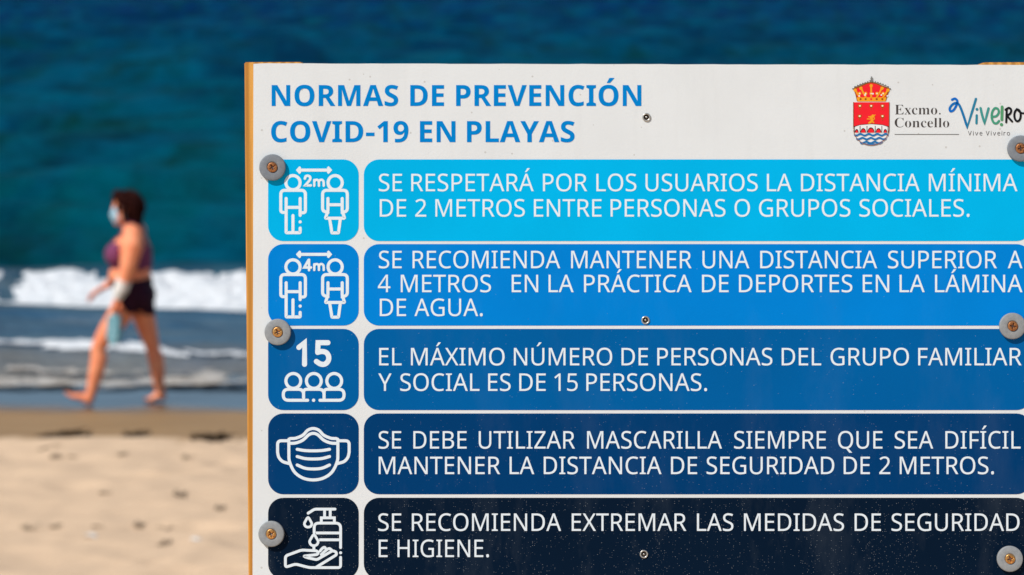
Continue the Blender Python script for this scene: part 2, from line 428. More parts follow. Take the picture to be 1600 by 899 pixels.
REGULAR = {
    'A': '512:437,0 368,177 141,177 73,0 0,0 224,575 289,575 512,0|282,415 274,438 263,473 255,500 247,468 238,438 230,415 165,241 346,241',
    'B': '521:241,573 282,571 319,568 351,561 380,552 404,541 424,526 439,508 450,486 457,460 459,431 457,409 453,389 446,371 437,354 424,340 409,328 392,317 372,309 350,304 350,300 415,279 433,267 448,253 461,236 470,215 476,191 478,163 475,130 467,100 454,74 436,52 413,33 385,19 354,8 318,2 279,0 78,0 78,573|256,329 300,331 334,339 357,352 372,371 381,394 384,423 380,451 369,474 351,490 324,502 289,509 245,511 150,511 150,329|150,269 150,61 265,61 311,64 346,74 371,91 388,112 398,138 401,168 399,188 395,205 388,221 377,235 362,247 344,256 321,263 293,267 260,269',
    'C': '507:323,517 294,516 266,510 241,502 217,490 196,474 178,456 162,434 149,410 139,383 131,353 127,321 125,286 126,259 129,233 133,208 139,185 147,164 164,132 186,105 213,83 244,68 281,58 322,55 394,62 460,78 460,15 393,-2 312,-8 278,-7 247,-2 217,5 191,15 166,28 144,44 124,62 106,82 91,105 78,131 68,158 59,188 54,219 50,252 49,287 50,313 52,337 55,361 60,384 67,406 81,440 99,471 120,499 145,523 174,543 206,559 242,571 281,578 324,581 409,572 482,547 453,486 394,508',
    'D': '585:536,292 535,255 531,220 524,188 514,158 501,131 485,106 467,84 447,64 424,47 399,33 371,21 341,12 309,5 274,1 237,0 78,0 78,573 254,573 288,571 320,567 350,561 378,552 404,540 428,526 450,510 470,491 487,470 502,446 514,420 524,392 531,361 535,328|460,289 459,319 456,346 451,371 444,394 435,415 416,444 391,469 361,487 327,500 287,508 244,511 150,511 150,62 228,62 272,64 311,71 346,82 377,98 402,119 423,144 439,174 451,208 458,246',
    'E': '446:398,0 78,0 78,573 398,573 398,509 150,509 150,330 383,330 383,268 150,268 150,63 398,63',
    'F': '416:150,0 78,0 78,573 398,573 398,509 150,509 150,306 383,306 383,243 150,243',
    'G': '584:326,302 524,302 524,22 431,-1 323,-8 289,-7 256,-2 226,5 199,15 173,28 150,43 129,61 111,81 94,104 81,130 69,157 60,186 54,218 50,251 49,286 50,321 55,354 62,385 71,415 84,442 100,467 117,490 138,510 160,528 186,544 213,557 243,567 275,575 309,579 346,581 437,572 516,547 489,484 421,508 342,517 315,516 290,513 267,507 245,499 225,489 195,468 170,441 150,409 141,388 134,365 128,340 125,314 124,286 125,260 128,234 132,210 138,187 146,166 164,133 187,106 216,84 236,73 258,65 283,59 310,56 340,55 404,59 452,68 452,238 326,238',
    'H': '594:516,0 443,0 443,267 150,267 150,0 78,0 78,573 150,573 150,330 443,330 443,573 516,573',
    'I': '272:239,0 32,0 32,42 99,57 99,515 32,531 32,573 239,573 239,531 172,515 172,57 239,42',
    'J': '219:-3,-152 -37,-150 -63,-142 -63,-81 -35,-87 -5,-89 33,-81 45,-74 54,-65 63,-53 69,-38 73,-19 74,3 74,573 146,573 146,9 144,-26 138,-56 128,-82 114,-104 96,-122 75,-135 52,-145 25,-150',
    'L': '420:78,0 78,573 150,573 150,64 400,64 400,0',
    'M': '727:330,0 142,502 139,502 142,461 144,407 144,347 144,0 78,0 78,573 184,573 361,103 364,103 544,573 650,573 650,0 578,0 578,352 579,408 581,460 584,501 581,501 390,0',
    'N': '609:532,0 447,0 141,476 138,476 141,432 143,378 144,320 144,0 78,0 78,573 161,573 467,99 470,99 468,137 466,193 464,249 464,573 532,573',
    'O': '626:577,287 577,261 575,236 571,212 567,189 561,166 547,132 531,101 510,73 486,49 459,29 428,13 393,1 355,-6 314,-8 271,-6 232,1 196,13 165,29 138,49 114,73 94,101 78,132 65,167 59,189 55,212 51,237 50,262 49,288 50,322 54,355 59,386 67,415 78,442 91,467 106,490 123,510 143,529 166,545 190,558 218,568 247,575 280,580 314,581 348,580 379,576 408,568 434,558 459,545 481,529 501,511 519,490 534,468 547,442 558,415 567,386 573,355 576,322|125,287 126,259 128,233 132,208 138,184 145,163 161,131 182,104 207,83 238,67 273,58 314,55 354,58 390,67 420,83 445,104 465,131 481,163 488,184 494,208 498,233 500,259 501,287 499,329 494,366 485,400 472,430 456,457 436,479 412,496 384,508 351,516 314,518 274,515 238,506 207,490 182,469 161,443 145,411 138,389 132,366 128,342 126,315',
    'P': '485:229,573 272,571 309,566 342,557 370,544 393,528 411,509 426,487 436,463 442,435 444,404 433,336 423,316 411,296 395,278 375,262 351,249 324,238 292,230 256,225 216,223 150,223 150,0 78,0 78,573|223,511 150,511 150,285 208,285 242,286 272,290 298,296 320,306 338,318 352,334 362,352 368,375 370,401 366,435 354,462 334,484 306,499 269,508',
    'Q': '626:577,287 577,260 574,233 571,208 565,184 559,160 544,124 525,92 503,64 476,40 445,21 411,6 548,-136 444,-136 334,-7 324,-8 314,-8 271,-6 232,1 196,13 165,29 138,49 114,73 94,101 78,132 65,167 59,189 55,212 51,237 50,262 49,288 50,322 54,355 59,386 67,415 78,442 91,467 106,490 123,510 143,529 166,545 190,558 218,568 247,575 280,580 314,581 348,580 379,576 408,568 434,558 459,545 481,529 501,511 519,490 534,468 547,442 558,415 567,386 573,355 576,322|125,287 126,259 128,233 132,208 138,184 145,163 161,131 182,104 207,83 238,67 273,58 314,55 354,58 390,67 420,83 445,104 465,131 481,163 488,184 494,208 498,233 500,259 501,287 499,329 494,366 485,400 472,430 456,457 436,479 412,496 384,508 351,516 314,518 274,515 238,506 207,490 182,469 161,443 145,411 138,389 132,366 128,342 126,315',
    'R': '499:236,573 281,571 320,565 353,555 381,540 404,522 422,500 434,474 442,444 444,410 442,381 437,356 427,334 415,315 401,298 385,285 330,257 487,0 403,0 264,237 150,237 150,0 78,0 78,573|232,510 150,510 150,298 236,298 278,301 312,310 338,325 355,347 366,374 370,407 368,430 363,450 355,467 343,480 328,491 310,500 287,505 261,509',
    'S': '440:403,153 400,121 392,92 378,66 359,44 335,26 307,11 274,1 238,-6 198,-8 137,-5 83,4 41,19 41,88 113,65 201,55 228,56 252,60 273,66 290,74 305,85 316,98 324,113 329,129 330,147 329,164 325,180 318,194 308,207 295,218 277,230 196,265 131,294 85,330 57,375 48,435 51,464 58,490 71,513 89,533 110,550 136,563 165,573 197,579 231,581 318,572 389,549 366,487 302,508 229,517 207,516 187,513 169,507 155,499 142,489 133,478 126,464 122,450 121,434 122,416 126,400 133,386 143,373 156,362 172,351 246,318 332,279 353,264 371,247 385,228 395,206 401,181',
    'T': '446:259,0 187,0 187,509 8,509 8,573 437,573 437,509 259,509',
    'U': '586:513,202 511,164 503,128 489,95 470,65 446,40 416,20 395,10 372,2 347,-4 320,-7 290,-8 250,-6 213,1 181,13 152,29 128,50 108,75 92,103 81,133 74,167 72,204 72,573 144,573 144,201 148,158 161,122 182,93 211,72 248,59 294,55 327,57 355,63 379,73 399,88 415,105 427,126 435,149 440,174 442,202 442,573 513,573',
    'V': '481:481,573 277,0 204,0 0,573 75,573 204,205 220,160 231,119 241,80 250,119 262,161 277,207 405,573',
    'X': '470:467,0 385,0 233,249 79,0 3,0 193,298 15,573 95,573 236,348 377,573 453,573 276,300',
    'Y': '454:227,291 376,573 454,573 263,222 263,0 191,0 191,219 0,573 79,573',
    'Z': '458:427,0 30,0 30,55 332,508 40,508 40,573 419,573 419,518 118,64 427,64',
    'Á': '512:437,0 368,177 141,177 73,0 0,0 224,575 289,575 512,0|282,415 274,438 263,473 255,500 247,468 238,438 230,415 165,241 346,241|374,749 353,722 323,688 290,656 259,629 213,629 213,638 239,674 266,717 289,757 374,757',
    'Í': '272:239,0 32,0 32,42 99,57 99,515 32,531 32,573 239,573 239,531 172,515 172,57 239,42|255,749 234,722 204,688 171,656 140,629 94,629 94,638 120,674 148,717 170,757 255,757',
    'Ú': '586:513,202 511,164 503,128 489,95 470,65 446,40 416,20 395,10 372,2 347,-4 320,-7 290,-8 250,-6 213,1 181,13 152,29 128,50 108,75 92,103 81,133 74,167 72,204 72,573 144,573 144,201 148,158 161,122 182,93 211,72 248,59 294,55 327,57 355,63 379,73 399,88 415,105 427,126 435,149 440,174 442,202 442,573 513,573|412,749 391,722 361,688 328,656 298,629 251,629 251,638 277,674 305,717 327,757 412,757',
    '0': '458:419,287 409,163 401,128 390,97 376,70 359,47 339,27 316,12 290,1 261,-6 229,-8 188,-4 153,8 122,27 97,54 76,88 60,129 52,156 47,186 43,217 40,251 39,287 40,323 42,357 46,389 51,418 58,446 73,486 93,520 119,547 149,566 186,578 229,581 269,578 304,566 335,547 361,520 382,486 399,446 406,418 412,389 416,357 419,323|110,287 110,257 112,228 114,202 117,178 121,156 131,125 143,98 159,78 178,64 202,55 229,52 256,55 279,64 298,78 314,98 326,124 336,156 340,178 344,202 346,228 348,257 348,287 348,317 346,346 344,372 340,396 336,417 326,449 314,475 298,495 279,510 256,518 229,521 202,518 178,510 159,495 143,475 131,449 121,417 117,396 114,372 112,346 110,317',
    '1': '458:285,0 216,0 216,400 216,439 217,470 219,499 196,477 169,455 108,405 71,452 226,573 285,573',
    '2': '458:417,0 38,0 38,59 188,210 261,287 306,353 315,376 320,399 322,424 318,453 309,477 294,496 273,510 249,518 221,520 194,519 169,514 147,506 83,466 45,513 94,548 153,572 221,581 255,579 285,572 313,562 336,548 356,531 372,510 384,485 391,458 394,428 392,399 386,371 375,344 361,318 344,292 324,267 247,185 128,67 128,64 417,64',
    '3': '458:395,439 394,414 389,392 381,372 370,355 356,339 340,326 321,316 300,307 277,302 277,298 319,290 353,276 379,255 398,229 409,198 413,163 410,131 403,101 390,74 371,50 348,30 318,14 297,6 275,0 250,-5 223,-7 193,-8 110,-1 36,23 36,89 114,61 194,51 241,55 278,65 305,81 324,104 335,132 339,164 337,187 331,206 320,223 306,236 288,247 265,255 240,261 211,264 179,265 123,265 123,326 180,326 209,327 236,332 259,339 278,350 294,362 307,377 316,394 321,413 323,434 320,460 311,481 295,498 274,511 249,519 219,521 164,515 117,498 75,473 39,521 61,537 87,550 115,563 147,573 181,579 218,581 252,579 283,574 309,566 332,555 352,540 376,511 390,477',
    '4': '458:443,130 359,130 359,0 291,0 291,130 17,130 17,190 286,576 359,576 359,193 443,193|291,374 291,412 293,444 294,474 295,500 292,500 276,468 257,438 86,193 291,193',
    '5': '458:221,351 258,349 292,342 322,331 349,316 371,297 389,274 402,247 410,217 413,183 410,145 402,111 387,81 368,54 343,32 314,15 280,2 242,-5 199,-8 116,0 51,23 51,90 121,62 200,52 227,54 252,58 274,65 293,76 310,89 323,106 333,126 339,149 341,176 337,210 325,239 306,262 279,279 243,289 197,292 146,288 99,280 64,302 86,573 373,573 373,508 146,508 132,342 169,348',
    '6': '458:44,245 51,342 75,433 87,461 103,486 121,510 143,530 168,548 196,562 228,572 265,578 306,581 344,579 377,573 377,513 344,520 308,523 273,521 242,515 216,504 193,491 173,474 158,454 145,431 134,407 127,380 115,291 119,291 150,326 194,350 255,358 287,356 316,349 342,338 365,322 384,303 400,279 412,251 419,220 421,184 419,147 411,112 399,82 382,55 361,33 336,15 307,2 275,-5 239,-8 212,-6 187,-1 163,7 140,19 119,35 101,54 84,76 70,103 59,133 51,166 46,204|238,51 270,55 297,66 320,84 337,109 348,143 351,184 348,218 339,247 324,271 302,289 274,300 241,303 217,301 195,296 175,287 157,276 143,263 131,248 122,232 117,215 115,198 123,146 146,99 185,64 201,57 219,53',
    '7': '458:109,0 344,508 35,508 35,573 419,573 419,518 187,0',
    '8': '458:229,581 261,579 291,574 318,565 341,553 362,538 378,519 390,497 398,472 400,443 399,421 394,401 385,383 346,338 291,303 355,265 373,250 389,234 401,216 411,196 417,173 419,148 416,118 408,90 395,65 378,44 356,26 330,11 300,1 267,-6 231,-8 192,-6 157,0 126,10 100,24 78,42 61,63 49,87 42,115 39,146 41,171 47,194 56,214 68,232 82,249 99,264 158,299 107,336 71,383 64,401 59,422 58,444 60,472 68,497 80,518 97,537 117,552 141,565 168,573 197,579|108,145 112,119 121,96 138,76 161,60 192,51 229,48 265,51 295,60 319,76 336,96 346,120 350,148 348,166 343,182 335,197 293,235 229,265 217,270 157,237 121,197 114,182 110,164|228,524 200,521 176,514 155,502 139,486 130,466 127,441 128,422 133,406 141,391 179,357 232,330 282,357 317,392 325,406 329,423 330,441 327,466 318,486 302,502 282,514 257,521',
    '9': '458:417,328 410,231 387,139 374,112 358,86 340,63 318,42 293,25 265,11 232,0 195,-6 154,-8 117,-6 82,0 82,60 115,53 152,50 188,52 218,58 245,68 268,82 287,99 303,118 316,141 327,165 334,192 346,281 341,281 310,247 266,223 204,214 173,216 144,223 118,235 95,250 76,270 61,294 49,321 42,352 40,387 43,426 50,460 63,491 80,517 101,540 127,557 156,570 188,578 223,581 250,579 275,574 299,565 322,553 342,537 361,518 377,495 391,469 402,439 410,406 415,369|223,521 192,518 165,507 142,488 124,463 113,429 110,388 113,354 122,325 137,301 158,284 186,273 220,269 244,271 266,276 286,285 304,296 318,310 330,325 339,341 344,358 346,374 338,426 315,474 277,508 260,516 242,520',
    '.': '215:58,43 59,61 64,75 72,85 82,92 94,96 107,97 120,96 132,92 142,85 151,75 156,61 157,43 156,26 151,12 142,2 132,-6 120,-10 107,-11 94,-10 82,-6 72,2 64,12 59,26',
    '-': '258:32,184 32,246 226,246 226,184',
    'm': '750:540,438 584,434 621,421 649,401 662,384 672,363 679,339 683,311 685,280 685,0 615,0 615,277 613,308 606,333 594,353 577,367 555,376 528,379 490,374 460,362 438,342 423,315 414,280 411,237 411,0 342,0 342,277 332,333 325,347 315,359 303,367 289,374 272,377 253,379 227,377 204,370 185,360 170,347 158,329 150,308 144,283 140,255 139,223 139,0 68,0 68,430 125,430 136,371 140,371 173,409 217,431 266,438 298,436 325,430 349,420 369,406 386,388 398,366 402,366 418,388 438,406 461,420 486,430 512,436',
    'i': '207:139,430 139,0 68,0 68,430|104,591 133,580 140,572 144,560 145,546 144,532 140,521 133,512 104,501 93,502 83,506 75,512 68,521 64,532 63,546 64,560 68,572 75,580 83,586 93,590',
    'v': '407:163,0 0,430 75,430 167,176 180,137 193,96 201,63 204,63 214,96 227,138 241,176 332,430 407,430 244,0',
    'e': '452:234,438 269,435 301,427 329,414 354,396 374,373 390,346 402,315 409,281 411,244 411,201 117,201 122,157 134,119 154,90 181,69 215,56 254,52 327,60 392,82 392,20 327,-1 251,-8 212,-5 176,3 143,17 114,36 90,61 70,91 61,112 53,134 48,158 45,184 44,212 45,239 48,265 53,289 59,312 68,333 86,364 108,390 134,411 164,426 198,435|233,380 202,377 175,366 154,348 137,323 125,293 119,257 338,257 336,281 333,302 326,322 318,338 306,353 292,364 276,373 256,378',
    'r': '331:269,438 295,437 319,433 310,368 287,372 264,374 217,363 176,334 149,289 139,229 139,0 68,0 68,430 126,430 134,351 137,351 170,395 214,426 231,433 249,437',
    'o': '485:442,216 440,181 436,150 428,121 417,95 404,71 388,51 369,33 348,18 324,7 299,-1 271,-6 241,-8 214,-6 188,-1 163,7 140,18 119,33 100,51 84,71 70,95 59,121 51,150 46,181 44,216 45,243 48,269 53,293 60,316 68,336 87,367 110,392 137,412 169,426 204,435 244,438 281,435 316,426 347,412 374,392 398,367 417,336 426,316 433,293 438,269 441,243|117,216 119,184 123,154 130,128 141,105 155,86 172,71 192,59 216,53 243,51 270,53 294,59 314,71 331,86 345,105 356,128 363,154 367,184 369,216 367,248 363,277 355,303 345,325 331,344 314,359 294,370 270,376 242,379 202,374 171,359 147,335 136,317 128,295 122,271 118,245',
}
BOLD = {
    'N': '546:60,0 60,480 189,480 397,120 399,120 396,187 394,253 394,480 486,480 486,0 357,0 148,363 145,363 149,294 151,226 151,0',
    'O': '535:267,-7 237,-5 209,-2 184,4 160,13 139,24 108,48 83,76 63,111 55,134 48,158 43,184 40,212 39,241 40,270 43,298 48,324 55,348 63,371 83,405 108,433 139,456 160,467 184,476 210,482 238,486 268,487 298,486 326,482 352,476 375,467 396,456 427,433 452,405 471,370 480,347 487,323 492,297 495,269 496,240 495,211 492,184 487,158 480,133 471,110 452,76 427,47 396,24 375,13 351,4 326,-2 298,-5|267,79 307,83 338,98 361,122 371,140 379,162 384,185 388,212 389,240 388,269 384,296 379,320 371,341 361,359 338,383 307,398 268,402 229,398 198,383 175,359 164,341 156,320 150,296 147,269 146,240 147,212 150,185 156,162 164,140 175,122 198,98 229,83',
    'R': '444:60,0 60,480 200,480 237,478 270,474 299,467 324,457 345,444 371,416 386,380 392,336 390,315 386,296 379,278 346,237 302,209 443,0 330,0 216,184 162,184 162,0|162,267 195,267 225,268 249,274 267,283 279,296 286,313 289,333 286,354 278,370 266,382 247,390 223,395 193,396 162,396',
    'M': '634:60,0 60,480 199,480 312,113 314,113 435,480 573,480 573,0 478,0 478,227 479,279 481,335 483,375 480,375 357,0 263,0 148,376 145,376 148,336 150,278 151,223 151,0',
    'A': '464:0,0 169,482 293,482 463,0 354,0 319,114 144,114 109,0|170,199 295,199 259,311 251,340 240,375 232,407 223,374 212,336 204,311',
    'S': '370:167,-7 137,-6 108,-2 81,4 55,12 31,22 31,117 102,90 126,83 150,79 175,77 197,79 215,84 228,92 237,102 242,114 244,128 241,145 232,160 217,172 150,207 114,225 77,253 48,293 41,310 38,329 36,350 41,390 56,423 80,450 99,463 120,473 144,480 170,485 199,486 270,478 341,453 308,373 249,394 195,402 178,400 163,396 151,388 143,378 137,367 136,353 138,337 146,324 158,313 226,277 289,241 305,227 318,212 329,196 337,178 342,157 343,133 338,93 323,59 297,31 277,18 254,7 228,-1 199,-5',
    'D': '497:60,0 60,480 211,480 240,478 268,475 294,470 319,462 342,453 376,432 404,406 427,374 438,352 447,328 453,302 457,274 458,244 455,198 447,157 433,120 414,88 389,61 359,39 325,22 287,10 244,2 196,0|162,84 206,84 258,90 300,109 329,141 347,185 353,242 351,272 347,299 340,322 330,342 318,359 291,380 257,392 216,396 162,396',
    'E': '377:60,0 60,480 336,480 336,396 162,396 162,291 324,291 324,208 162,208 162,84 336,84 336,0',
    'P': '422:60,0 60,480 214,480 249,478 280,473 307,465 330,454 349,440 373,410 387,373 392,330 390,303 384,276 374,252 360,229 340,209 316,193 286,180 249,173 206,171 162,171 162,0|162,254 195,254 222,256 245,261 264,271 278,285 286,303 289,326 280,365 253,388 208,396 162,396',
    'V': '437:163,0 0,480 103,480 193,194 200,167 211,125 218,89 225,125 236,167 243,194 334,480 437,480 273,0',
    'C': '428:255,-7 226,-5 200,-2 175,4 153,13 133,24 103,47 80,76 62,110 54,133 47,157 43,183 40,210 39,239 40,267 43,294 48,320 56,344 65,367 85,402 111,431 141,455 162,466 185,475 210,481 236,485 264,486 335,477 404,453 371,370 317,392 264,402 228,397 198,382 175,358 163,339 155,318 149,294 145,267 144,238 145,209 148,183 154,159 162,138 172,120 195,97 226,83 264,78 323,85 386,103 386,18 324,-1',
    'I': '262:21,0 21,58 80,85 80,395 21,422 21,480 240,480 240,422 181,395 181,85 240,58 240,0',
    'L': '380:60,0 60,480 162,480 162,84 357,84 357,0',
    'Y': '420:159,0 159,183 0,480 110,480 210,282 310,480 419,480 260,187 260,0',
    '1': '385:176,0 176,277 177,323 179,373 164,358 144,340 89,296 40,357 194,480 277,480 277,0',
    '9': '385:120,-7 87,-6 55,-2 55,79 83,75 113,73 150,75 180,81 205,92 225,106 240,124 251,144 259,168 264,194 267,222 263,222 225,183 207,174 184,168 156,167 118,171 86,184 58,206 38,236 26,274 21,318 23,348 29,375 37,400 50,421 65,441 84,457 106,469 130,478 156,483 185,485 216,482 246,475 273,462 298,445 319,422 336,393 345,374 352,352 356,328 359,302 360,275 354,193 333,117 321,93 307,72 290,53 271,35 248,21 221,9 191,0 157,-5|185,244 224,255 250,280 259,311 251,355 227,390 215,398 202,402 187,404 168,401 152,395 138,383 128,367 122,346 120,320 121,298 127,280 136,265 148,253 165,247',
}
SERIF = {
    'E': '442:14,0 14,17 35,18 51,22 62,30 70,41 74,57 75,78 75,369 74,394 69,413 62,425 51,433 36,437 16,439 16,455 399,455 399,320 383,320 375,357 361,386 340,406 312,420 276,428 232,430 200,428 186,417 183,388 183,246 193,246 221,248 243,256 259,269 272,288 281,313 288,345 304,345 304,118 287,118 273,181 264,195 254,206 241,213 185,222 183,222 183,67 184,53 187,42 192,35 230,28 261,29 289,32 313,39 335,48 354,60 371,75 386,94 399,116 411,143 430,143 402,0',
    'x': '319:5,0 5,15 24,23 44,37 62,56 123,136 43,263 31,279 18,289 4,293 4,310 169,310 169,294 153,293 143,288 140,280 149,260 183,206 224,257 234,279 227,290 201,294 201,310 311,310 311,296 292,289 273,275 254,254 198,184 291,36 303,21 319,15 319,0 155,0 155,16 178,19 185,30 173,59 138,114 97,61 85,34 88,23 98,17 114,15 118,15 118,0',
    'c': '294:156,-10 131,-8 108,-1 87,11 67,26 51,45 38,68 28,93 21,120 19,150 22,181 29,210 40,237 55,260 74,280 96,297 120,309 146,317 175,319 204,317 230,310 250,298 265,283 274,265 277,245 276,233 272,223 266,215 258,209 248,205 236,204 214,209 201,225 196,251 197,261 197,271 194,286 185,294 169,297 149,292 133,279 121,257 114,227 112,187 115,142 123,105 137,76 156,55 178,42 204,38 227,42 250,53 271,72 285,60 263,35 240,15 214,1 186,-7',
    'm': '555:18,0 18,16 45,26 52,56 52,253 46,284 40,289 31,293 19,294 19,310 146,310 146,265 173,294 204,312 237,318 277,312 305,293 320,261 348,293 381,312 418,318 449,314 473,301 490,280 500,250 504,212 504,56 510,26 516,21 524,17 536,16 536,0 377,0 377,16 389,18 397,21 403,26 410,56 410,217 404,258 398,265 389,270 377,271 358,268 341,256 324,237 324,56 331,26 336,21 345,18 356,16 356,0 199,0 199,16 211,18 219,21 225,26 232,56 232,217 226,258 220,265 211,270 199,271 180,267 162,255 146,235 146,56 152,27 158,21 166,18 177,16 177,0',
    'o': '337:169,-10 140,-8 114,-1 90,11 69,27 52,47 38,70 27,96 21,124 19,154 21,184 27,213 38,239 52,262 69,281 90,297 114,309 140,316 168,318 196,316 222,309 245,298 266,282 283,263 298,240 308,214 315,185 317,154 315,123 308,94 298,69 284,46 266,26 245,11 222,-1 197,-8|169,11 186,14 199,24 209,39 217,81 220,154 218,206 214,245 208,271 198,286 185,296 169,299 151,296 138,286 128,271 122,245 118,206 117,154 120,82 128,39 138,24 152,14',
    '.': '180:89,-9 60,1 54,10 50,22 48,36 50,51 54,63 60,71 89,81 119,71 126,63 130,51 132,36 130,22 126,10 119,1',
    'C': '469:257,-11 230,-10 205,-6 181,0 159,9 137,20 105,43 78,71 56,104 45,127 37,150 31,175 27,201 26,228 27,255 31,281 37,306 45,329 56,351 79,384 106,412 139,435 160,446 183,454 207,461 233,464 259,465 292,463 328,454 367,440 388,435 402,439 413,449 419,465 437,465 437,308 420,308 403,347 381,380 356,407 328,427 298,439 265,443 222,435 187,409 163,365 149,304 144,226 149,153 165,97 192,56 230,32 278,24 305,26 331,33 358,45 383,61 407,81 428,106 447,89 418,53 384,25 345,5 303,-7',
    'n': '381:18,0 18,16 45,26 52,56 52,253 46,284 40,289 31,293 19,294 19,310 148,310 148,267 175,296 207,313 243,318 275,314 299,301 316,280 327,250 330,212 330,56 337,26 343,21 352,17 363,16 363,0 202,0 202,16 207,16 223,21 232,34 235,56 235,217 229,258 223,265 215,270 203,271 183,267 164,255 148,235 148,56 154,26 160,21 168,17 180,16 180,0',
    'e': '301:154,-10 129,-8 106,-1 85,10 66,26 50,45 37,69 27,95 21,125 19,157 21,187 28,215 38,240 51,263 68,282 87,298 109,309 132,316 157,318 193,314 224,301 249,280 268,251 279,216 283,173 283,166 117,166 121,121 131,87 147,62 170,47 199,42 225,47 248,62 270,86 285,73 264,43 240,20 214,3 185,-7|116,192 201,192 201,215 193,277 186,288 175,295 161,297 136,286 121,255 116,203',
    'l': '200:18,0 18,16 45,26 52,56 52,398 47,429 42,434 33,438 20,439 20,455 148,455 148,56 154,26 180,16 180,0',
}


# ------------------------------------------------------------------ lettering outlines (cap height 573 units)
def decode(txt):
    adv, body = txt.split(':')
    return int(adv), [[tuple(map(int, p.split(','))) for p in s.split()] for s in body.split('|')]


REGULAR = {k: decode(v) for k, v in REGULAR.items()}
BOLD = {k: decode(v) for k, v in BOLD.items()}
SERIF = {k: decode(v) for k, v in SERIF.items()}

CAPS = {id(f): max(p[1] for s in f[k][1] for p in s) for f, k in ((REGULAR, 'E'), (BOLD, 'E'), (SERIF, 'E'))}
BOLD['Ó'] = (BOLD['O'][0], BOLD['O'][1] + [[(c * x, c * y) for x, y in ((0.47, 1.10), (0.60, 1.345), (0.83, 1.345), (0.83, 1.325), (0.625, 1.10))] for c in (CAPS[id(BOLD)],)])
BOLD['-'] = (int(0.5 * CAPS[id(BOLD)]), [[(CAPS[id(BOLD)] * x, CAPS[id(BOLD)] * y) for x, y in ((0.05, 0.29), (0.45, 0.29), (0.45, 0.455), (0.05, 0.455))]])


def word_width(font, w):
    x = 0
    for ch in w:
        adv, gl = font[ch]
        last = max(p[0] for s in gl for p in s)
        first = min(p[0] for s in gl for p in s)
        if x == 0:
            left = first
        right = x + last
        x += adv
    return left, right, x


def lay_line(font, text, left, right, base, cap, gap):
    """outlines in photo pixels of one line set between left and right; extra room goes into the word spaces"""
    words = text.split(' ')
    sy = cap / CAPS[id(font)]
    gaps = text.count(' ')
    ws = [word_width(font, w) if w else None for w in words]
    total = sum(w[1] - w[0] for w in ws if w)
    sx = (right - left - gaps * gap) / total
    out = []
    x = left
    for i, w in enumerate(words):
        if w:
            l, r_, adv = ws[i]
            cx = -l
            for ch in w:
                a, gl = font[ch]
                for s in gl:
                    out.append([(x + (cx + p[0]) * sx, base - p[1] * sy) for p in s])
                cx += a
            x += (r_ - l) * sx
        x += gap
    return out


# ------------------------------------------------------------------ the sign
K = 3.5 / FOC                                             # metres per photo pixel on the board
hit = Vector((0, 0, CAM_H)) + R_FWD * 3.5
BASE_V = (hit.z - 1.60) / R_UP.z                          # distance down the board's plane to the ground
sign = bpy.data.objects.new('information_sign', None)
C.objects.link(sign)
sign.location = hit - R_UP * BASE_V
sign.rotation_euler = (-PITCH, 0, 0)
tag(sign, 'white beach rules sign with blue panels screwed to wooden posts', 'sign')


def sx_(px): return (px - 800) * K
def sz_(py): return (449.5 - py) * K + BASE_V


def flat(name, polys, mat, front, parent, thick=0.0001, offset=0.0):
    """a thin print: polygons in photo pixels (holes by even-odd), its face at local y = -front"""
    cu = bpy.data.curves.new(name, 'CURVE')
    cu.dimensions = '2D'
    cu.fill_mode = 'BOTH'
    cu.extrude = thick
    cu.offset = offset
    for p in polys:
        sp = cu.splines.new('POLY')
        sp.points.add(len(p) - 1)
        for q, (x, y) in zip(sp.points, p):
            q.co = (sx_(x), sz_(y), 0, 1)
        sp.use_cyclic_u = True
    tmp = bpy.data.objects.new('tmp', cu)
    C.objects.link(tmp)
    me = bpy.data.meshes.new_from_object(tmp.evaluated_get(bpy.context.evaluated_depsgraph_get()))
    bpy.data.objects.remove(tmp)
    bpy.data.curves.remove(cu)
    me.transform(Matrix(((1, 0, 0, 0), (0, 0, -1, thick - front), (0, 1, 0, 0), (0, 0, 0, 1))))
    me.name = name
    me.materials.clear()
    return link(name, me, mat, parent)


def rrect(x0, y0, x1, y1, r, n=8):
    pts = []
    for cx, cy, a0 in ((x1 - r, y0 + r, -90), (x1 - r, y1 - r, 0), (x0 + r, y1 - r, 90), (x0 + r, y0 + r, 180)):
        for k in range(n + 1):
            a = math.radians(a0 + 90 * k / n)
            pts.append((cx + r * math.cos(a), cy + r * math.sin(a)))
    return pts


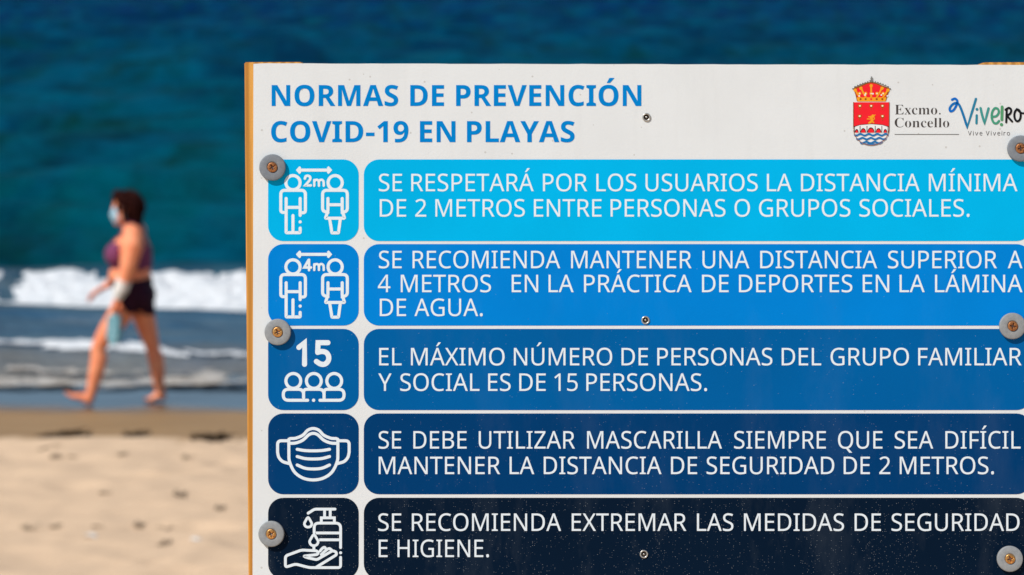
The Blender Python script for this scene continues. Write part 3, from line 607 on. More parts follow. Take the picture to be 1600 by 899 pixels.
class Strokes:
    """rounded pen strokes in photo pixels, each a hair above the one before"""
    def __init__(self, front):
        self.v, self.f, self.mi, self.front, self.k = [], [], [], front, 0

    def _level(self):
        self.k += 1
        return -(self.front + 0.000008 * self.k)

    def disc(self, x, y, r, mi=0, n=18):
        d = self._level()
        b = len(self.v)
        self.v += [(sx_(x + r * math.cos(2 * math.pi * i / n)), d, sz_(y - r * math.sin(2 * math.pi * i / n))) for i in range(n)]
        self.f.append(list(range(b, b + n)))
        self.mi.append(mi)

    def poly(self, pts, mi=0):
        d = self._level()
        b = len(self.v)
        self.v += [(sx_(x), d, sz_(y)) for x, y in pts]
        self.f.append(list(range(b, b + len(pts))))
        self.mi.append(mi)

    def line(self, pts, w, closed=False, mi=0, cap=True, mis=None):
        pts = [Vector((x, y)) for x, y in pts]
        n = len(pts)
        d = self._level()
        b = len(self.v)
        for i, p in enumerate(pts):
            if closed:
                a, c = pts[i - 1], pts[(i + 1) % n]
            else:
                a, c = pts[max(i - 1, 0)], pts[min(i + 1, n - 1)]
            t1 = (p - a).normalized() if (p - a).length > 1e-6 else (c - p).normalized()
            t2 = (c - p).normalized() if (c - p).length > 1e-6 else t1
            n1 = Vector((-t1.y, t1.x)); n2 = Vector((-t2.y, t2.x))
            mt = (n1 + n2)
            mt = mt.normalized() if mt.length > 1e-3 else n1
            s = w / 2 / max(mt.dot(n1), 0.5)
            for sg in (1, -1):
                q = p + mt * s * sg
                self.v.append((sx_(q.x), d, sz_(q.y)))
        for i in range(n if closed else n - 1):
            j = (i + 1) % n
            self.f.append([b + 2 * i, b + 2 * i + 1, b + 2 * j + 1, b + 2 * j])
            self.mi.append(mis[min(i, len(mis) - 1)] if mis else mi)
        if not closed and cap:
            self.disc(*pts[0], w / 2, mis[0] if mis else mi)
            self.disc(*pts[-1], w / 2, mis[-1] if mis else mi)

    def build(self, name, mats, parent):
        me = mesh(name, self.v, self.f)
        for mm in mats:
            me.materials.append(mm)
        me.polygons.foreach_set('material_index', self.mi)
        bm = bmesh.new()
        bm.from_mesh(me)
        for f in bm.faces:
            f.normal_update()
            if f.normal.y > 0:
                f.normal_flip()
        bm.to_mesh(me)
        bm.free()
        return link(name, me, None, parent)


def smooth_path(pts, n=5, closed=False):
    """Catmull-Rom through the points"""
    P = [Vector(p) for p in pts]
    out = []
    m_ = len(P)
    for i in range(m_ if closed else m_ - 1):
        p0 = P[i - 1] if (closed or i > 0) else P[0] * 2 - P[1]
        p1, p2 = P[i], P[(i + 1) % m_]
        p3 = P[(i + 2) % m_] if (closed or i + 2 < m_) else P[-1] * 2 - P[-2]
        for k in range(n):
            t = k / n
            out.append(tuple(0.5 * ((2 * p1) + (p2 - p0) * t + (2 * p0 - 5 * p1 + 4 * p2 - p3) * t * t + (3 * p1 - p0 - 3 * p2 + p3) * t ** 3)))
    if not closed:
        out.append(tuple(P[-1]))
    return out


def fillet(pts, r, closed=False, n=5):
    """round the corners of a polyline"""
    P = [Vector(p) for p in pts]
    out = []
    m_ = len(P)
    for i, p in enumerate(P):
        if not closed and i in (0, m_ - 1):
            out.append(tuple(p)); continue
        a, c = P[i - 1], P[(i + 1) % m_]
        rr = min(r, (a - p).length * 0.48, (c - p).length * 0.48)
        q0 = p + (a - p).normalized() * rr
        q1 = p + (c - p).normalized() * rr
        for k in range(n + 1):
            t = k / n
            out.append(tuple(q0 * (1 - t) ** 2 + p * 2 * t * (1 - t) + q1 * t * t))
    return out


def circle(x, y, rx, ry=None, n=28, a0=0, a1=360):
    ry = ry or rx
    m_ = n if a1 - a0 == 360 else n + 1
    return [(x + rx * math.cos(math.radians(a0 + (a1 - a0) * k / n)), y - ry * math.sin(math.radians(a0 + (a1 - a0) * k / n))) for k in range(m_)]


# materials of the sign
def print_mat(name, col, specks=0.0, streak=0.0, rough=0.42):
    """printed sheet weathered by salt: pale specks of their own shape, more of them lower on the sign"""
    m = NT(name)
    col = tuple(c * 0.92 for c in col[:3]) + (1,)
    base = m.mix(m.ramp(m.noise(6, 4, 0.6), [(0.3, 0.0), (0.7, 1.0)]), tuple(c * 0.94 for c in col[:3]) + (1,), tuple(min(c * 1.05, 1) for c in col[:3]) + (1,))
    if specks:
        vor = m.n('ShaderNodeTexVoronoi', feature='F1')
        m.put(vor.inputs['Vector'], m.mapping((1.0, 1.0, 1.6), co=m.n('ShaderNodeVectorMath', operation='ADD', in_Vector=m.co).outputs[0]))
        vor.inputs['Scale'].default_value = 400
        vor.inputs['Randomness'].default_value = 1
        rnd = m.n('ShaderNodeSeparateColor')
        m.put(rnd.inputs[0], vor.outputs['Color'])
        size = m.math('MULTIPLY_ADD', rnd.outputs[1], 0.20, 0.05)
        dot = m.math('LESS_THAN', m.math('ADD', vor.outputs['Distance'], m.math('MULTIPLY', m.noise(900, 2), 0.12)), m.math('ADD', size, 0.03))
        clump = m.ramp(m.noise(11, 5, 0.65), [(0.38, 0.0), (0.66, 1.0)])
        if streak:
            st = m.ramp(m.noise(1, 4, 0.6, m.mapping((30, 30, 4))), [(0.45, 0.0), (0.66, 1.0)])
            clump = m.math('MAXIMUM', m.math('MULTIPLY', clump, 0.6), m.math('MULTIPLY', st, streak))
        keep = m.math('LESS_THAN', rnd.outputs[0], m.math('MULTIPLY_ADD', clump, specks * 1.15, specks * 0.04))
        fac = m.math('MULTIPLY', m.math('MULTIPLY', dot, keep), m.math('MULTIPLY_ADD', rnd.outputs[2], 0.26, 0.03))
        base = m.mix(fac, base, (0.62, 0.66, 0.66, 1))
        grime = m.ramp(m.noise(1, 5, 0.65, m.mapping((14, 14, 5))), [(0.5, 0.0), (0.8, 0.02 + 0.05 * streak)])
        base = m.mix(grime, base, (0.32, 0.37, 0.40, 1))
    m.set(Base_Color=base, Roughness=rough, Specular_IOR_Level=0.04)
    m.bump(m.noise(500, 3, 0.6), 0.12, 0.0005)
    return m.m


m = NT('white_board')
wcol = m.mix(m.ramp(m.noise(7, 5, 0.6), [(0.3, 0.0), (0.75, 1.0)]), (0.665, 0.675, 0.66, 1), (0.715, 0.727, 0.712, 1))
vor = m.n('ShaderNodeTexVoronoi')
m.put(vor.inputs['Vector'], m.co)
vor.inputs['Scale'].default_value = 120
rnd = m.n('ShaderNodeSeparateColor')
m.put(rnd.inputs[0], vor.outputs['Color'])
spot = m.math('MULTIPLY', m.math('LESS_THAN', vor.outputs['Distance'], m.math('MULTIPLY', rnd.outputs[1], 0.16)), m.math('LESS_THAN', rnd.outputs[0], 0.12))
wcol = m.mix(m.math('MULTIPLY', spot, 0.45), wcol, (0.35, 0.31, 0.26, 1))
drip = m.ramp(m.noise(1, 4, 0.6, m.mapping((45, 45, 5))), [(0.52, 0.0), (0.8, 0.14)])
wcol = m.mix(drip, wcol, (0.49, 0.48, 0.45, 1))
m.set(Base_Color=wcol, Roughness=0.5, Specular_IOR_Level=0.25)
m.bump(m.noise(320, 4, 0.65), 0.25, 0.0009)
WHITE_BOARD = m.m

m = NT('board_edge')
m.set(Base_Color=(0.42, 0.40, 0.37, 1), Roughness=0.7)
BOARD_EDGE = m.m

m = NT('pine_wood')
warp = m.noise(3, 3, 0.5, m.mapping((1, 1, 0.25)))
gx = m.math('ADD', m.math('MULTIPLY', m.axis(0), 560), m.math('MULTIPLY', warp, 22))
ring = m.math('SINE', gx)
wood = m.mix(m.ramp(m.math('MULTIPLY_ADD', ring, 0.5, 0.5), [(0.1, 0.0), (0.9, 1.0)]), (0.48, 0.205, 0.030, 1), (0.74, 0.36, 0.070, 1))
fib = m.noise(1, 5, 0.7, m.mapping((420, 420, 6)))
wood = m.mix(m.ramp(fib, [(0.42, 0.0), (0.72, 0.75)]), wood, (0.38, 0.14, 0.02, 1))
knot = m.ramp(m.noise(14, 3, 0.6, m.mapping((1.6, 1, 0.55))), [(0.66, 0.0), (0.74, 0.75)])
wood = m.mix(knot, wood, (0.22, 0.085, 0.02, 1))
m.set(Base_Color=wood, Roughness=0.55, Specular_IOR_Level=0.3)
m.bump(fib, 0.25, 0.0012)
PINE = m.m
m = NT('end_grain')
eg = m.noise(1, 5, 0.7, m.mapping((260, 260, 260)))
m.set(Base_Color=m.mix(m.ramp(eg, [(0.35, 0.0), (0.7, 1.0)]), (0.20, 0.10, 0.035, 1), (0.62, 0.40, 0.19, 1)), Roughness=0.8)
END_GRAIN = m.m

m = NT('letter_white')
m.set(Base_Color=m.mix(m.ramp(m.noise(120, 4, 0.7), [(0.3, 0.0), (0.7, 1.0)]), (0.66, 0.72, 0.745, 1), (0.74, 0.795, 0.815, 1)), Roughness=0.45, Specular_IOR_Level=0.25)
LETTER = m.m


def plain(name, col, rough=0.45, metal=0.0):
    m = NT(name)
    k = m.noise(60, 3, 0.6)
    m.set(Base_Color=m.mix(m.ramp(k, [(0.3, 0.0), (0.7, 1.0)]), tuple(c * 0.92 for c in col[:3]) + (1,), col), Roughness=rough, Metallic=metal, Specular_IOR_Level=0.04)
    return m.m


# board: rounded top edge worn a little uneven
def board_mesh():
    n = 60
    xs_ = [396 + (1628 - 396) * k / n for k in range(n + 1)]
    rr = random.Random(4)
    top = [99.2 + 2.6 * k / n + rr.uniform(-0.25, 0.35) for k in range(n + 1)]
    top[0] += 1.0
    pts = list(zip(xs_, top)) + [(1627, 1010), (394.5, 1010)]
    bm = bmesh.new()
    fr = [bm.verts.new((sx_(x), 0, sz_(y))) for x, y in pts]
    bk = [bm.verts.new((sx_(x), 0.010, sz_(y))) for x, y in pts]
    bm.faces.new(fr)
    bm.faces.new(bk[::-1])
    N = len(pts)
    for i in range(N):
        f = bm.faces.new((fr[i], bk[i], bk[(i + 1) % N], fr[(i + 1) % N]))
        f.material_index = 1
    bmesh.ops.recalc_face_normals(bm, faces=bm.faces)
    me = bpy.data.meshes.new('board')
    bm.to_mesh(me)
    bm.free()
    me.materials.append(WHITE_BOARD)
    me.materials.append(BOARD_EDGE)
    return me


link('board', board_mesh(), None, sign)


def post_mesh(x0t, x1t, x0b, top_l, top_r, chamfer):
    """squared timber from the ground to just above the board"""
    dy0, dy1 = 0.0104, 0.058
    zt = lambda y: sz_(y)
    wdt = (x1t - x0t) * K
    zb = -0.45
    slope = (x0b - x0t) * K / (sz_(97) - sz_(899))         # drift per metre down
    xl_top = sx_(x0t)
    xl_bot = xl_top + slope * (sz_(97) - zb)
    bm = bmesh.new()
    prof = []
    zl, zr = zt(top_l), zt(top_r)
    prof = [(xl_bot, zb), (xl_top, zl), (xl_top + wdt - chamfer * K, zr), (xl_top + wdt, zr - 3 * K), (xl_bot + wdt, zb)] if chamfer > 0 else \
        [(xl_bot, zb), (xl_top, zl - 4 * K), (xl_top - chamfer * K, zl), (xl_top + wdt, zr), (xl_bot + wdt, zb)]
    fr = [bm.verts.new((x, dy0, z)) for x, z in prof]
    bk = [bm.verts.new((x, dy1, z)) for x, z in prof]
    bm.faces.new(fr)
    bm.faces.new(bk[::-1])
    for i in range(len(prof)):
        f = bm.faces.new((fr[i], bk[i], bk[(i + 1) % len(prof)], fr[(i + 1) % len(prof)]))
        if min(prof[i][1], prof[(i + 1) % len(prof)][1]) > zt(130):
            f.material_index = 1
    bmesh.ops.recalc_face_normals(bm, faces=bm.faces)
    bmesh.ops.bevel(bm, geom=[e for e in bm.edges], offset=0.0012, segments=2, affect='EDGES')
    me = bpy.data.meshes.new('post')
    bm.to_mesh(me)
    bm.free()
    me.materials.append(PINE)
    me.materials.append(END_GRAIN)
    return me


link('post', post_mesh(380.6, 474, 387, 96.3, 96.0, 4), None, sign)
link('post', post_mesh(1528, 1622, 1530, 96.6, 96.3, -12), None, sign)

# title
TITLE = plain('title_blue', lin(0, 126, 198))
flat('title_lettering', lay_line(BOLD, 'NORMAS DE PREVENCIÓN', 424.5, 1002, 165.9, 32.6, 19), TITLE, 0.0003, sign)
flat('title_lettering', lay_line(BOLD, 'COVID-19 EN PLAYAS', 423.7, 897.7, 222.4, 32.8, 18), TITLE, 0.0003, sign)

# the five rules
ROWS = [
    ((249.5, 377), lin(0, 178, 230), 0.0, 0.0, [('SE RESPETARÁ POR LOS USUARIOS LA DISTANCIA MÍNIMA', 592, 1589.6, 299.1, 14.4),
                                               ('DE 2 METROS ENTRE PERSONAS O GRUPOS SOCIALES.', 593.5, 1514.8, 338.8, 14.2)]),
    ((381.7, 509), lin(0, 128, 210), 0.02, 0.0, [('SE RECOMIENDA MANTENER UNA DISTANCIA SUPERIOR A', 592, 1597.4, 419.4, 17),
                                                ('4 METROS  EN LA PRÁCTICA DE DEPORTES EN LA LÁMINA', 590.5, 1597.4, 456.8, 16.2),
                                                ('DE AGUA.', 593.5, 754.3, 494.1, 13)]),
    ((514.2, 641), lin(0, 93, 157), 0.18, 0.2, [('EL MÁXIMO NÚMERO DE PERSONAS DEL GRUPO FAMILIAR', 592.5, 1596, 571.1, 14.6),
                                               ('Y SOCIAL ES DE 15 PERSONAS.', 591.2, 1104.7, 611, 13.5)]),
    ((646.3, 772.5), lin(0, 58, 108), 0.36, 0.4, [('SE DEBE UTILIZAR MASCARILLA SIEMPRE QUE SEA DIFÍCIL', 591.5, 1594.5, 701.1, 19),
                                                 ('MANTENER LA DISTANCIA DE SEGURIDAD DE 2 METROS.', 591.8, 1552.9, 741, 14.8)]),
    ((778, 905), lin(5, 24, 44), 0.8, 1.0, [('SE RECOMIENDA EXTREMAR LAS MEDIDAS DE SEGURIDAD', 590.9, 1592.8, 829.7, 16.6),
                                            ('E HIGIENE.', 591.8, 764, 870.6, 15.5)]),
]
BOXES = []
for (y0, y1), col, spk, stk, lines in ROWS:
    mat = print_mat('printed_panel', col, spk, stk)
    icon_panel = flat('pictogram_panel', [rrect(419, y0, 560.5, y1, 24)], mat, 0.0003, sign)
    text_panel = flat('rule_panel', [rrect(568.5, y0, 1612, y1, 24)], mat, 0.0003, sign)
    polys = []
    for tx, l, r, b, g in lines:
        polys += lay_line(REGULAR, tx, l, r, b, 27.2, g)
    flat('rule_lettering', polys, LETTER, 0.0006, text_panel)
    BOXES.append(icon_panel)


# pictograms
def distance_pictogram(dy, digit, parent):
    s = Strokes(0.0004)
    q = lambda x, y: (400 + x / 5.617, 230 + y / 5.617 + dy)
    P = lambda *a: [q(*p) for p in a]
    w = 4.8
    for cx in (325, 695):
        s.line(circle(*q(cx, 313), 11.1), w, closed=True)
    # man
    s.line(fillet(P((265, 574), (218, 574), (218, 380), (434, 380), (434, 577), (388, 577)), 6.5), w)
    s.line(fillet(P((265, 452), (265, 752), (388, 752), (388, 712)), 1.5), w)
    s.line(P((388, 452), (388, 600)), w)
    s.disc(*q(388, 657), 2.5)
    s.line(P((265, 530), (388, 530)), w, cap=False)
    s.line(P((325, 602), (325, 752)), w)
    # woman
    s.line(fillet(P((632, 576), (585, 560), (585, 380), (802, 380), (802, 560), (757, 578)), 6.5), w)
    s.line(fillet(P((632, 452), (632, 560), (610, 625), (778, 625), (757, 560), (757, 452)), 1.5), w)
    s.line(P((632, 507), (757, 507)), w, cap=False)
    s.line(fillet(P((648, 636), (667, 754), (724, 754), (740, 636)), 1.2), w)
    # arrow
    s.line(P((378, 203), (642, 203)), 4.8, cap=False)
    s.poly(fillet(P((350, 203), (382, 168), (396, 178), (396, 228), (382, 238)), 1.2, True, 3))
    s.poly(fillet(P((670, 203), (638, 168), (624, 178), (624, 228), (638, 238)), 1.2, True, 3))
    if digit == 2:
        s.line(smooth_path(P((430, 277), (437, 258), (455, 252), (474, 262), (476, 283), (458, 308), (432, 337))) + P((482, 337)), 4.0)
    else:
        s.line(P((483, 318), (424, 318), (462, 252)), 3.9)
        s.line(P((466, 250), (466, 342)), 3.9)
    s.line(P((512, 290), (512, 340)), 3.7)
    s.line(smooth_path(P((512, 308), (520, 292), (536, 288), (550, 298), (553, 315))) + P((553, 340)), 3.7)
    s.line(smooth_path(P((553, 308), (561, 292), (577, 288), (591, 298), (595, 315))) + P((595, 340)), 3.7)
    s.build('pictogram', [LETTER], parent)


distance_pictogram(0, 2, BOXES[0])
distance_pictogram(131.6, 4, BOXES[1])

s = Strokes(0.0004)
P = lambda *a: [(400 + x / 5.994, 500 + y / 5.994) for x, y in a]
s.line(P((402, 258), (455, 214), (455, 416)), 8)
s.line(P((674, 214), (582, 214), (578, 305)), 8)
s.line(smooth_path(P((578, 305), (618, 296), (660, 308), (681, 345), (676, 385), (646, 414), (606, 414), (566, 390))), 8)
for cx in (350, 542, 733):
    s.line(circle(*P((cx, 572))[0], 11.6), 4.8, closed=True)
s.line(fillet(P((484, 753), (256, 753), (256, 650), (446, 650), (446, 753)), 8.5, n=6), 4.8)
s.line(fillet(P((446, 715), (446, 650), (638, 650), (638, 753)), 8.5, n=6), 4.8)
s.line(fillet(P((600, 753), (825, 753), (825, 650), (638, 650), (638, 715)), 8.5, n=6), 4.8)
s.disc(*P((540, 753))[0], 2.6)
s.build('pictogram', [LETTER], BOXES[2])

s = Strokes(0.0004)
P = lambda *a: [(400 + x / 6.422, 640 + y / 6.422) for x, y in a]
w = 4.7
s.line(P((330, 300),) + smooth_path(P((345, 292), (400, 288), (470, 258), (520, 208), (575, 191), (630, 208), (680, 258), (750, 288), (806, 292))) + P((822, 300)), w)
s.line(smooth_path(P((335, 340), (400, 336), (470, 308), (530, 254), (575, 240), (620, 254), (680, 308), (750, 336), (818, 340))), w)
s.line(P((330, 300)) + smooth_path(P((330, 440), (336, 520), (385, 625), (470, 687), (575, 707), (680, 687), (765, 625), (816, 520), (822, 440))) + P((822, 300)), w)
for mx in (1, -1):
    f = lambda pts: pts if mx == 1 else [(1152 - x, y) for x, y in pts]
    s.line(fillet(P(*f([(326, 314), (217, 314), (217, 430)])), 6)[:-1] + smooth_path(P(*f([(217, 430), (230, 480), (268, 522), (330, 542)]))), w)
for a, b in ((400, 415), (472, 497), (557, 597)):
    s.line(smooth_path(P((414, a), (490, a + (b - a) * 0.8), (576, b), (662, a + (b - a) * 0.8), (738, a))), w)
s.build('pictogram', [LETTER], BOXES[3])

s = Strokes(0.0004)
P = lambda *a: [(380 + x / 6.47, 760 + y / 6.47) for x, y in a]
w = 4.3
s.line(fillet(P((657, 272), (722, 231), (928, 231)), 3), w)
s.line(P((823, 231), (823, 318)), w, cap=False)
s.line(P((880, 231), (880, 318)), w, cap=False)
s.line(P((790, 360), (790, 319), (922, 319), (922, 360)), w)
s.line(fillet(P((718, 470), (718, 372), (985, 372), (985, 620)), 8), w)
s.line(P((735, 472), (985, 472)), w, cap=False)
s.line(P((770, 541), (985, 541)), w, cap=False)
s.disc(*P((985, 672))[0], 2.3)
s.line(smooth_path(P((656, 316), (630, 352), (619, 380), (632, 405), (656, 413), (682, 405), (694, 380), (682, 352)), 4, True), w * 0.92, closed=True)
s.line(smooth_path(P((715, 490), (685, 530), (672, 560), (685, 590), (715, 600), (745, 590), (758, 560), (745, 530)), 4, True), w * 0.92, closed=True)
s.line(P((715, 605), (715, 648)), w, cap=False)
s.line(fillet(P((985, 718), (985, 822), (670, 822), (530, 786), (427, 818), (427, 704), (590, 644), (742, 652), (762, 672), (748, 690), (608, 706), (650, 722), (745, 742), (775, 725)), 4), w)
s.line(fillet(P((775, 725), (905, 650), (940, 664), (944, 692), (742, 816)), 3.5), w)
s.line(smooth_path(P((778, 655), (800, 628), (822, 617), (836, 632))), w)
s.line(smooth_path(P((790, 690), (840, 645), (872, 630), (900, 650))), w)
s.build('pictogram', [LETTER], BOXES[4])

# coat of arms
CR = [plain('crest_red', lin(236, 38, 48)), plain('crest_gold', lin(238, 158, 38)), plain('crest_grey', lin(120, 118, 112)),
      plain('crest_blue', lin(34, 112, 168)), plain('crest_white', lin(232, 230, 226)), plain('crest_black', lin(48, 40, 38)),
      plain('crest_brown', lin(150, 82, 24))]
P = lambda *a: [(1300 + x / 4.993, 90 + y / 4.993) for x, y in a]
arms = flat('coat_of_arms', [P((166, 350), (445, 350), (445, 560)) + P(*[(305 + 140 * math.cos(math.radians(a)), 555 + 130 * math.sin(math.radians(a))) for a in range(0, 181, 10)])], CR[4], 0.0003, sign)
s = Strokes(0.0004)
s.poly(P((166, 350), (445, 350), (445, 545), (166, 545)), 0)
for x, y in ((217, 380), (305, 380), (393, 380), (215, 460), (393, 460)):
    s.poly(P((x - 16, y - 12), (x + 16, y - 12), (x + 13, y + 8), (x, y + 18), (x - 13, y + 8)), 6)
    s.poly(P((x - 11, y - 9), (x + 11, y - 9), (x + 8, y + 5), (x - 8, y + 5)), 1)
    s.disc(*P((x, y - 2))[0], 1.2, 4)
    s.disc(*P((x, y + 28))[0], 0.9, 6)
# the lion
s.line(smooth_path(P((300, 465), (312, 480), (305, 500), (290, 512))), 3.4, mi=1)
s.disc(*P((318, 458))[0], 2.5, 1)
s.line(P((308, 472), (285, 462)), 1.6, mi=1)
s.line(P((306, 482), (275, 480)), 1.6, mi=1)
s.line(P((308, 494), (325, 510)), 2.0, mi=1)
s.line(smooth_path(P((315, 495), (330, 480), (326, 462), (336, 448))), 1.3, mi=1)
# bridge over the waves
s.poly(P((168, 545), (215, 528), (305, 520), (395, 528), (443, 545), (443, 588), (168, 588)), 4)
s.line(P((168, 543), (215, 527), (305, 519), (395, 527), (443, 543)), 0.8, mi=5)
for x, r in ((192, 15), (243, 22), (303, 28), (362, 22), (415, 15)):
    s.poly(P(*[(x + r * math.cos(math.radians(a)), 586 - (r + 12) * math.sin(math.radians(a))) for a in range(0, 181, 15)]), 5)
    s.poly(P(*[(x + (r - 5) * math.cos(math.radians(a)), 587 - (r + 4) * math.sin(math.radians(a))) for a in range(0, 181, 15)]), 0)
for x in (175, 218, 272, 336, 388, 436):
    s.line(P((x, 535), (x, 586)), 1.1, mi=5, cap=False)
# waves
def wave(y0, th, x0, x1):
    up = [(x0 + (x1 - x0) * k / 40, y0 + 6 * math.sin(k / 40 * (x1 - x0) / 10.5)) for k in range(41)]
    dn = [(x, y + th) for x, y in reversed(up)]
    return up + dn
for y0, hw in ((596, 134), (626, 118), (656, 88)):
    s.poly(P(*wave(y0, 15, 305 - hw, 305 + hw)), 3)
s.poly(P(*[(305 + 52 * math.cos(math.radians(a)), 672 + 12 * math.sin(math.radians(a))) for a in range(0, 181, 20)]), 3)
s.line(P((166, 350), (166, 560)) + P(*[(305 + 139 * math.cos(math.radians(a)), 555 + 130 * math.sin(math.radians(a))) for a in range(180, -1, -8)]) + P((445, 350)), 0.9, mi=6)
s.build('shield', CR, arms)
s = Strokes(0.0004)
s.poly(P((194, 342), (182, 290), (164, 240), (225, 218), (268, 200), (305, 190), (345, 200), (390, 218), (454, 242), (436, 290), (420, 342)), 6)
s.poly(P((200, 312), (186, 285), (178, 250), (228, 228), (268, 210), (305, 200), (345, 210), (388, 228), (440, 250), (430, 285), (415, 312)), 0)
s.poly(P((192, 312), (424, 312), (416, 344), (200, 344)), 1)
for x in (222, 262, 305, 348, 392):
    s.disc(*P((x, 326))[0], 1.7, 0 if x in (305,) else 6)
for (bx, by), (tx, ty) in (((215, 308), (180, 250)), ((262, 308), (225, 235)), ((305, 308), (305, 215)), ((350, 308), (390, 235)), ((398, 308), (436, 250))):
    s.line(P((bx, by), ((bx + tx) / 2, (by + ty) / 2 + 6), (tx, ty)), 2.6, mi=1)
    s.disc(*P((tx, ty + 6))[0], 2.6, 1)
    s.disc(*P((bx, by - 26))[0], 2.6, 1)
    s.disc(*P((bx, by - 26))[0], 1.0, 4)
    s.disc(*P(((bx + tx) / 2 + 14, (by + ty) / 2 + 22))[0], 1.3, 4)
s.line(smooth_path(P((160, 246), (180, 228), (230, 206), (280, 190), (306, 182), (335, 190), (388, 206), (436, 228), (456, 248))), 1.6, mi=2)
for k in range(15):
    a = k / 14
    s.disc(*P((168 + 280 * a, 236 - 48 * math.sin(a * math.pi) ** 0.8))[0], 0.9, 4)
s.disc(*P((308, 182))[0], 2.4, 2)
s.line(P((308, 152), (308, 182)), 1.5, mi=2)
s.line(P((300, 163), (317, 163)), 1.3, mi=2)
s.build('crown', CR, arms)

# council lettering
INK = plain('ink', lin(72, 66, 63))
council = flat('council_lettering', lay_line(SERIF, 'Excmo.', 1397.7, 1469.8, 179.1, 15.2, 0) + lay_line(SERIF, 'Concello', 1397.5, 1483.3, 199.2, 14.8, 0),
               INK, 0.0003, sign, offset=-0.00026)
flat('rule_line', [[(1397.7, 209.8), (1498.3, 209.8), (1498.3, 210.8), (1397.7, 210.8)]], plain('grey_ink', lin(110, 108, 106)), 0.0003, sign)

# tourist mark
LG = [plain('mark_colour', lin(*c)) for c in ((18, 104, 190), (22, 106, 176), (30, 112, 164), (42, 124, 156), (44, 130, 150), (66, 146, 140), (70, 148, 118), (84, 150, 104), (26, 26, 28))]
s = Strokes(0.0004)
path = smooth_path(P((936, 330), (958, 322), (976, 338), (972, 368), (948, 410), (924, 420), (918, 398), (936, 370), (966, 356), (992, 372), (1020, 440), (1054, 545)), 4) + P((1090, 430), (1122, 324))
s.line(path, 3.7, mis=[0] * 24 + [1] * 12 + [2] * 8 + [3] * 3)
s.line(P((1128, 452), (1126, 514)), 3.5, mi=4)
s.disc(*P((1130, 405))[0], 2.2, 4)
s.line(smooth_path(P((1158, 396), (1170, 450), (1190, 514))) + P((1206, 450), (1220, 398)), 3.7, mi=5)
s.line(smooth_path(P((1246, 464), (1280, 458), (1300, 430), (1292, 402), (1268, 398), (1248, 430), (1246, 475), (1262, 510), (1284, 514), (1302, 496))), 3.5, mi=6)
s.line(P((1326, 386), (1324, 486)), 4.4, mi=7)
s.disc(*P((1321, 524))[0], 2.5, 7)
s.line(P((1358, 506), (1362, 404)), 3.3, mi=8)
s.line(smooth_path(P((1352, 408), (1378, 394), (1396, 408), (1390, 436), (1364, 456))) + P((1404, 500)), 3.3, mi=8)
s.line(circle(*P((1446, 452))[0], 5.0, 9.2), 3.3, closed=True, mi=8)
s.line(smooth_path(P((1440, 402), (1462, 424), (1490, 436), (1520, 425), (1545, 395), (1535, 372))), 2.8, mi=8)
mark = s.build('logo_lettering', LG, sign)
small = []
x = 1512.3
for w_ in ('Vive', 'Viveiro'):
    for ch in w_:
        a, gl = REGULAR[ch]
        x0 = min(p[0] for sp in gl for p in sp); x1 = max(p[0] for sp in gl for p in sp)
        for sp in gl:
            small.append([(x + (p[0] - x0) * 0.0120, 211.9 - p[1] * 0.0122) for p in sp])
        x += (x1 - x0) * 0.0120 + 2.15
    x += 3.2
flat('motto_lettering', small, INK, 0.0003, sign, offset=-0.00006)


# washers with their screws, and the rivets
def lathe(prof, n=48, cx=0, cz=0):
    """prof: (radius, proud) pairs; axis along local -y"""
    v, f = [], []
    for r, h in prof:
        for k in range(n):
            a = 2 * math.pi * k / n
            v.append((cx + r * math.cos(a), -h, cz + r * math.sin(a)))
    for i in range(len(prof) - 1):
        for k in range(n):
            f.append((i * n + k, i * n + (k + 1) % n, (i + 1) * n + (k + 1) % n, (i + 1) * n + k))
    return v, f


RUBBERS = []
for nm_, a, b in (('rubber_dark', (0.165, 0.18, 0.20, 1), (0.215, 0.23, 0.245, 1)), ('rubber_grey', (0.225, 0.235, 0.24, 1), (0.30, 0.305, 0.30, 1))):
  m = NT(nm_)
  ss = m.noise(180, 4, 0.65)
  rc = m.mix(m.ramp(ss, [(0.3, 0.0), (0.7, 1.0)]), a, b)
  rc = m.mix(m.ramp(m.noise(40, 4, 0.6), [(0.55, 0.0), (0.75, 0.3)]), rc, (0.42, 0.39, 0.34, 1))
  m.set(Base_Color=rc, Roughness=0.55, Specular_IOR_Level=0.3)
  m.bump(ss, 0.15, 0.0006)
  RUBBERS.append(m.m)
m = NT('yellow_zinc')
zc = m.mix(m.ramp(m.noise(500, 4, 0.6), [(0.35, 0.0), (0.65, 1.0)]), (0.42, 0.16, 0.045, 1), (0.80, 0.44, 0.14, 1))
m.set(Base_Color=zc, Metallic=0.85, Roughness=0.34)
m.bump(m.noise(900, 3, 0.6), 0.3, 0.0003)
ZINC = m.m
m = NT('rust_zinc')
zc = m.mix(m.ramp(m.noise(500, 4, 0.6), [(0.35, 0.0), (0.65, 1.0)]), (0.20, 0.06, 0.018, 1), (0.52, 0.22, 0.075, 1))
m.set(Base_Color=zc, Metallic=0.6, Roughness=0.42)
m.bump(m.noise(700, 3, 0.6), 0.4, 0.0004)
RUST = m.m


